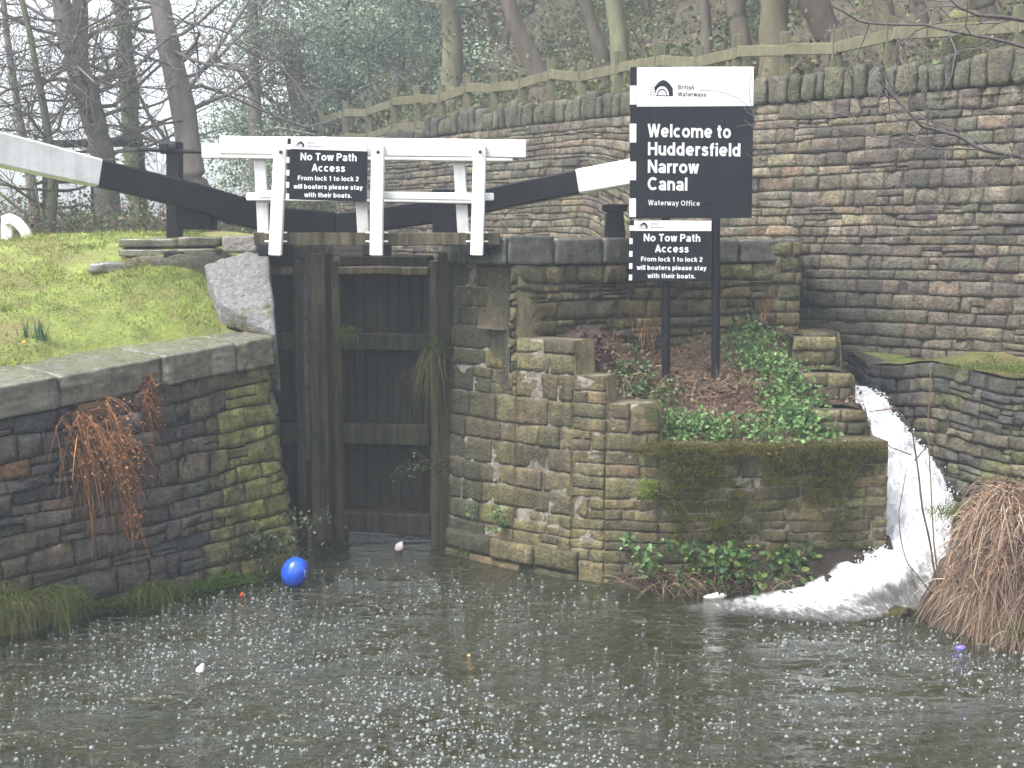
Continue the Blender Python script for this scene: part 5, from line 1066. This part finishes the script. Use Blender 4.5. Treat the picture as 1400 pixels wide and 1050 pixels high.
def tree(name, label, pl, branches=10, bl=2.5, lev=2, sub=3, tr=(.10, .085, .07, -.1), ivy=0, crown=0, ccols=None, lsize=.10, zmin=5.5, explicit=(), bz=.15, toe=True, csize=(1.6, 1.6, 1.6), cut=False, ccent=None, grav=-.02, group='trees behind the lock', brad=.35):
    """pl: (px,py,Y,width px) from foot upwards"""
    base = at(*pl[0][:3]); t = thing(name, label, 'tree', base, group)
    P = np.array([at(q[0], q[1], q[2]) for q in pl]); Rr = np.array([q[3]/2/FPX*q[2] for q in pl])
    if P[0, 1] > yw(P[0:1, 0])[0]+.3:
        zz_ = hill_z(P[0:1, 0], P[0:1, 1])[0]
        if zz_ < P[0, 2]: P = np.vstack([[P[0, 0], P[0, 1], zz_], P]); Rr = np.append(Rr[0]*1.1, Rr); t.location = P[0]; OFF[t.name] = P[0].copy()
    if not cut:
        d = nrm(P[-1]-P[-2]); P = np.vstack([P, P[-1]+d*2.5+np.array([.1, 0, 0]), P[-1]+d*5]); Rr = np.append(Rr, [Rr[-1]*.75, Rr[-1]*.35])
    u = np.linspace(0, len(P)-1, 5*len(P)); P = np.stack([np.interp(u, range(len(P)), P[:, c]) for c in range(3)], 1); Rr = np.interp(u, range(len(Rr)), Rr)
    P = P+np.stack([vnoise(P, .8, 5), vnoise(P, .8, 6), P[:, 0]*0], 1)*.07; Rr = Rr*(1+.08*vnoise(P, 2.5, 7)); Rr[0] *= 1.35; P[0, 2] -= .6
    mb = MB(); tube(mb, P, Rr, 12, tr, caps=True); V = mb.V[-1]; V += (nrm(V-V.mean(0)))*(fbm(V, 3.5, 3, 2)*.02)[:, None]; mb.build('trunk', M['bark'], t)
    cr = MB(); ends = []; idx = np.where(P[:, 2] > zmin)[0]
    for _ in range(branches):
        i = int(rng.choice(idx)); a = rng.uniform(0, 2*math.pi); grow(cr, P[i], (math.cos(a), math.sin(a), rng.uniform(-.1, .45)+bz), rng.uniform(.5, 1.1)*bl, max(Rr[i]*brad, .012), lev, sub, ends=ends, grav=grav, tint=tr)
    for (q, r0) in explicit:
        E = np.array(pts(q)); uu = np.linspace(0, len(E)-1, 4*len(E)); E = np.stack([np.interp(uu, range(len(E)), E[:, c]) for c in range(3)], 1); E = E+np.stack([vnoise(E, 1.2, 8), vnoise(E, 1.2, 9), vnoise(E, 1.2, 10)], 1)*.08
        tube(cr, E, np.linspace(r0, r0*.4, len(E)), 5, (.12, .105, .105, -.3), caps=False)
        for i in range(2, len(E), 1 if group else 2):
            for _ in range(2 if group else 1):
                dd = nrm(E[i]-E[i-1]); o = rng.normal(size=3); grow(cr, E[i], dd*.7+o*.5+np.array([0, 0, -.1]), rng.uniform(.4, 1.4), r0*.35, 1, 3, minr=.004, tint=(.12, .105, .105, -.3))
    if branches or explicit: cr.build('branches', M['bark'], t)
    if ivy:
        n = ivy; i = rng.integers(0, int(len(P)*.95), n); j = np.minimum(i+1, len(P)-1); f = rng.random(n)[:, None]; q = P[i]*(1-f)+P[j]*f; o = rand_dirs(n); o[:, 2] *= .2; q = q+o*(Rr[i]+np.abs(rng.normal(0, .09, n)))[:, None]
        lm = MB(); leaves(lm, q, .075, tints(n, [(.06, .10, .03), (.085, .12, .04), (.04, .07, .025)], .3), .3, simple=True); lm.build('ivy', M['leaf'], t)
    if crown:
        lm = MB(); cols = ccols or [(.05, .09, .035), (.07, .11, .045), (.035, .06, .03), (.09, .125, .05)]
        cc = [at(*c_) for c_ in ccent] if ccent else [P[int(len(P)*.6)]]
        cl = np.concatenate([c_+rand_dirs(26)*(rng.random((26, 1))**.4)*np.array(csize) for c_ in cc]); m_ = len(cl)
        per = crown//m_
        q = np.repeat(cl, per, 0); sc = np.repeat(rng.uniform(.25, .55, m_), per)[:, None]; q = q+rng.normal(size=q.shape)*sc*np.array([1, 1, .55])
        tint_c = np.repeat(tints(m_, cols, .35), per, 0); tint_c[:, :3] *= rng.uniform(.7, 1.3, (len(q), 1)); leaves(lm, q, lsize, tint_c, .5, simple=True)
        lm.build('foliage', M['leaf'], t)
    return t
BK = (.17, .15, .14, -.2)
tree('bare_tree', 'leaning dark bare tree left, twin trunk crossing the white sky above the beam', [(148, 330, 24, 34), (138, 200, 24, 33), (115, 110, 24, 32), (100, 60, 24, 30), (82, 0, 24, 22)], 34, 2.8, 2, 4, tr=BK, zmin=5.0, brad=.2,
     explicit=(([(104, 90, 24), (60, 98, 23), (20, 92, 22.5), (-40, 70, 22)], .030), ([(108, 108, 23.8), (160, 118, 23), (215, 125, 22.5), (228, 124, 22.3)], .024), ([(100, 60, 24), (50, 62, 23), (0, 72, 22.5)], .024), ([(112, 120, 24), (60, 176, 23), (0, 178, 22)], .024), ([(92, 30, 24), (40, 20, 23), (-20, 28, 22)], .03), ([(120, 140, 24), (60, 135, 23.4), (-10, 150, 23)], .03), ([(100, 50, 24), (150, 20, 23.5), (190, -10, 23)], .03)))
tree('bare_tree', 'second straight bare trunk joining the leaning twin trunk at its foot', [(140, 240, 24.2, 20), (118, 110, 24.3, 20), (108, 0, 24.4, 20)], 12, 2.4, 2, 4, tr=BK, zmin=5.5)
tree('bare_tree', 'dark bare tree behind the paddle post with long drooping boughs', [(282, 300, 23.5, 42), (262, 230, 23.5, 36), (246, 130, 23.5, 32), (232, 60, 23.5, 32), (216, 0, 23.5, 26)], 22, 3.0, 2, 4, tr=BK, zmin=5.3, brad=.2,
     explicit=(([(238, 70, 23.4), (285, 92, 22.6), (352, 103, 22)], .04), ([(240, 90, 23.3), (190, 75, 22.8), (130, 60, 22.4), (90, 45, 22)], .024), ([(250, 165, 23.3), (190, 172, 22.6), (140, 170, 22.2), (95, 185, 22), (60, 178, 21.8)], .024), ([(228, 20, 23.4), (290, 40, 22.6), (380, 85, 22), (420, 130, 21.8)], .024), ([(236, 50, 23.3), (180, 100, 22.5), (120, 122, 22)], .03)))
tree('ivy_tree', 'slim ivy-green trunk between the two dark bare trees', [(190, 330, 29, 26), (178, 180, 29, 24), (170, 80, 29, 22), (165, 0, 29, 20)], 12, 2.5, 2, 3, tr=(.11, .12, .06, .05), ivy=2600, zmin=6)
tree('thin_tree', 'thin mossy trunk at the far left behind the white beam', [(66, 325, 22.5, 15), (68, 250, 22.5, 14), (62, 170, 22.5, 11), (40, 60, 22.5, 8)], 16, 2.0, 2, 4, tr=(.10, .10, .06, .05), zmin=4.4)
tree('thin_tree', 'thin forked grey trunk behind the white hoop', [(52, 330, 23.5, 16), (40, 240, 23.5, 13), (28, 150, 23.5, 10), (10, 40, 23.5, 8)], 16, 2.0, 2, 4, tr=BK, zmin=4.4)
tree('pollard_tree', 'pale grey pollarded trunk with cut top in the mist left of centre', [(428, 270, 31, 26), (412, 160, 31, 23), (403, 90, 31, 23), (400, 42, 31, 20)], 5, 1.6, 1, 3, tr=(.16, .13, .115, -.2), cut=True, explicit=(([(400, 52, 31), (385, 40, 31), (370, 44, 31)], .05),), zmin=6)
ev_mist = [(.26, .33, .24), (.20, .27, .19), (.32, .38, .28), (.15, .21, .14)]  # evergreen leaf colours paled, painting far mist into the foliage
tree('holly_tree', 'dark misty evergreen beside the pollarded trunk, reaching the top edge', [(355, 330, 30, 22), (350, 150, 30, 18), (345, 0, 30, 14)], 20, 2.6, 2, 3, tr=BK, crown=17000, ccols=ev_mist, ccent=[(345, 60, 31), (365, 160, 31), (330, 210, 31), (380, 20, 31), (370, 240, 30)], csize=(1.3, 1.5, 1.2), lsize=.075, zmin=4.6)
tree('holly_tree', 'broad mist-paled green evergreen directly behind the middle of the footbridge', [(470, 330, 33, 26), (468, 150, 33, 22), (466, 0, 33, 16)], 20, 2.8, 2, 3, tr=BK, crown=26000, ccols=ev_mist, ccent=[(450, 60, 33), (490, 30, 33), (460, 150, 33), (430, 200, 33), (490, -10, 33), (440, 110, 32), (455, 240, 31)], csize=(1.6, 1.6, 1.5), lsize=.08, zmin=4.6)
tree('ivy_tree', 'broad pale ivy-clad trunk above the left part of the fence', [(620, 135, 30, 30), (616, 60, 30, 27), (612, 0, 30, 25)], 12, 2.6, 2, 3, tr=(.15, .14, .09, .0), ivy=900, zmin=9.3, brad=.16)
tree('woodland_tree', 'evergreen crown filling the top edge left of the broad ivy trunk', [(545, 120, 36, 18), (548, 50, 36, 16), (550, 0, 36, 14)], 10, 2.4, 2, 3, tr=BK, crown=9000, ccols=ev_mist, ccent=[(540, 10, 36), (585, 20, 36), (600, 90, 34), (560, -30, 36)], csize=(1.7, 1.5, 1.1), lsize=.11, zmin=9.3, brad=.16)
tree('woodland_tree', 'leaning brown trunk above the middle of the fence', [(738, 118, 27.5, 34), (720, 70, 27.5, 25), (706, 30, 27.5, 21), (694, -10, 27.5, 19)], 14, 2.6, 2, 4, tr=(.115, .095, .075, -.05), zmin=9.3, brad=.16)
tree('woodland_tree', 'slim dark trunk leaning left of the pale straight one', [(828, 90, 26, 20), (815, 45, 26, 18), (802, -5, 26, 17)], 12, 2.4, 2, 4, tr=(.10, .085, .065, -.05), zmin=9.3, brad=.16)
tree('woodland_tree', 'pale greenish straight trunk above the big sign left corner', [(850, 95, 25.5, 27), (846, 40, 25.5, 24), (838, -10, 25.5, 23)], 10, 2.4, 2, 4, tr=(.17, .17, .10, .02), zmin=9.3, brad=.16)
tree('woodland_tree', 'narrow trunk directly above the welcome sign', [(968, 75, 24, 17), (966, 30, 24, 15), (962, -10, 24, 14)], 10, 2.2, 2, 4, tr=(.12, .10, .08, 0), zmin=9.3, brad=.16)
tree('woodland_tree', 'medium brown trunk leaning slightly right of the narrow one', [(1018, 75, 23.5, 27), (1010, 30, 23.5, 25), (1000, -10, 23.5, 24)], 10, 2.2, 2, 4, tr=(.12, .10, .075, 0), zmin=9.3, brad=.16)
tree('woodland_tree', 'thick mossy trunk behind the fence right of the sign', [(1062, 72, 23, 42), (1060, 30, 23, 38), (1058, -10, 23, 36)], 10, 2.4, 2, 4, tr=(.13, .115, .07, .08), zmin=9.3, brad=.16)
tree('woodland_tree', 'thick dark trunk leaning left at the top right', [(1135, 55, 22.5, 36), (1122, 20, 22.5, 36), (1105, -15, 22.5, 38)], 12, 2.4, 2, 4, tr=(.10, .08, .065, .0), zmin=9.3, brad=.16)
tree('woodland_tree', 'mossy trunk behind the fence near the stone gatepost', [(1212, 48, 22, 30), (1208, 10, 22, 28), (1204, -20, 22, 26)], 10, 2.2, 2, 4, tr=(.12, .11, .07, .04), zmin=9.3, brad=.16)
tree('woodland_tree', 'slender dark stem just right of the mossy trunk', [(1262, 40, 21.5, 18), (1258, 5, 21.5, 16), (1250, -25, 21.5, 15)], 10, 2.2, 2, 4, tr=(.09, .075, .06, 0), zmin=9.3, brad=.16)
tree('woodland_tree', 'leaning trunk in the top right corner above the fence end', [(1345, 30, 20.5, 34), (1340, 0, 20.5, 32), (1330, -30, 20.5, 30)], 8, 2.2, 2, 4, tr=(.09, .075, .06, 0), zmin=9.3, brad=.16)
# overhanging boughs of a tree standing beyond the right edge of the photograph
tree('overhanging_tree', 'dark bare boughs reaching in from the right edge over the retaining wall', [(1760, 560, 13.5, 60), (1750, 200, 13.5, 52), (1735, -50, 13.4, 46)], 0, 2, 1, 3, tr=(.06, .05, .05, -.3), zmin=5, group=None,
     explicit=(([(1740, 330, 13.5), (1560, 250, 13.2), (1400, 216, 13), (1340, 205, 12.9), (1310, 188, 12.9), (1260, 178, 12.8), (1225, 130, 12.8), (1205, 108, 12.8)], .028), ([(1740, 60, 13.4), (1550, 50, 13.2), (1400, 32, 13), (1340, 24, 12.9), (1310, 10, 12.9), (1290, -10, 12.9)], .030), ([(1740, 130, 13.4), (1550, 90, 13), (1400, 66, 12.9), (1340, 52, 12.9), (1270, 32, 12.8), (1180, 33, 12.8), (1130, 8, 12.7)], .022), ([(1340, 205, 12.9), (1280, 208, 12.8), (1200, 190, 12.8), (1120, 170, 12.8)], .010)))

# undergrowth on the hill, hedge at the left, distant wood
def under(name, label, n, ptfn, Lr, cols, lcols, nl, lsz=.09, cat='undergrowth'):
    P = ptfn(n); mb = MB(); d = nrm(np.stack([rng.normal(0, .7, n), rng.normal(-.1, .6, n), np.abs(rng.normal(.7, .4, n))], 1))
    blades(mb, P, d, rng.uniform(.4, 1.1, n)*Lr, rng.uniform(.008, .022, n), rng.uniform(.1, 1.1, n), tints(n, cols, .35), seg=5)
    P = ptfn(nl); cl = np.clip(.55+1.6*fbm(P, .55, 95, 3), .06, 1); P = P[rng.random(len(P)) < cl]; m_ = len(P); P[:, 2] += rng.gamma(1.6, .28, m_)*Lr*.5; tn = tints(m_, lcols, .35); tn[:, :3] *= (1+.45*fbm(P, .9, 97, 2))[:, None]
    leaves(mb, P, lsz, tn, .5, simple=True); return tag(mb.build(name, M['dead'] if False else M['leaf']), label, cat, kind='stuff')
def hillpts(xa, xb, Da, Db, pw=1.4):
    def f(n):
        x = rng.uniform(xa, xb, n); D = Da+(Db-Da)*rng.random(n)**pw; y = yw(x)+D; return np.stack([x, y, hill_z(x, y)], -1)
    return f
BRN = [(.16, .105, .075), (.12, .08, .06), (.20, .145, .10), (.09, .065, .05)]
GRN = [(.08, .125, .04), (.11, .155, .055), (.06, .09, .03), (.15, .16, .065), (.17, .13, .08)]
under('undergrowth', 'tangled brown stems and green leaves covering the wooded slope behind the fence', 16000, hillpts(-9, 12, .5, 20, 1.0), 1.25, BRN, GRN, 150000, .10)
def leftpts(n):
    x = rng.uniform(-16, -3.6, n); y = rng.uniform(21.5, 30, n); return np.stack([x, y, 3.95+0*x], -1)
under('hedge_undergrowth', 'mixed green and pinkish bramble thicket under the trees behind the left beam', 7000, leftpts, 1.3, BRN+[(.20, .11, .10)], GRN+[(.15, .09, .075)], 60000, .08)
def farpts(n):
    x = rng.uniform(-9, 26, n); D = rng.uniform(11, 34, n); y = yw(x)+D; z = hill_z(x, y)+rng.uniform(0, 1, n)**1.3*5.5; return np.stack([x, y, z], -1)
P = farpts(1500); P = P[(P[:, 0] > -4.0-.22*(P[:, 1]-36))]; m_ = len(P); per = 60; q = np.repeat(P, per, 0)+rng.normal(size=(m_*per, 3))*np.array([.8, .8, .55]); tn = np.repeat(tints(m_, [(.15, .18, .10), (.18, .21, .12), (.21, .18, .14), (.12, .14, .085), (.25, .21, .16)], .35), per, 0)  # wood tints lightened too: distance mist put into the leaf colour
mb = MB(); leaves(mb, q, .17, tn, .5, simple=True)
for i in range(0, m_, 3): grow(mb, P[i]*np.array([1, 1, 1])-np.array([0, 0, P[i][2]-hill_z(P[i][0:1], P[i][1:2])[0]]), (rng.normal(0, .1), 0, 1), 7, .10, 1, 4, wig=.1, k=6, tint=(.11, .095, .08, 0))
tag(mb.build('distant_wood', M['leaf']), 'hazy wood of mixed trees filling the hillside in the background', 'woodland', kind='stuff')

# ================================================================== HAZE
hm = bpy.data.materials.new('haze'); hm.use_nodes = True; N = hm.node_tree.nodes; N.remove(N['Principled BSDF'])
pv = N.new('ShaderNodeVolumePrincipled'); pv.inputs['Density'].default_value = .0036; pv.inputs['Color'].default_value = (.80, .89, 1, 1); pv.inputs['Anisotropy'].default_value = .2
hm.node_tree.links.new(pv.outputs[0], N['Material Output'].inputs['Volume'])
mb = MB(); c8 = np.array(box8(-92, 92, -32, 150, -2.5, 62)); mb.add(c8, [[(0, 3, 2, 1), (4, 5, 6, 7), (0, 1, 5, 4), (1, 2, 6, 5), (2, 3, 7, 6), (3, 0, 4, 7)]])
hz = tag(mb.build('haze', hm, smooth=False), kind='stuff')
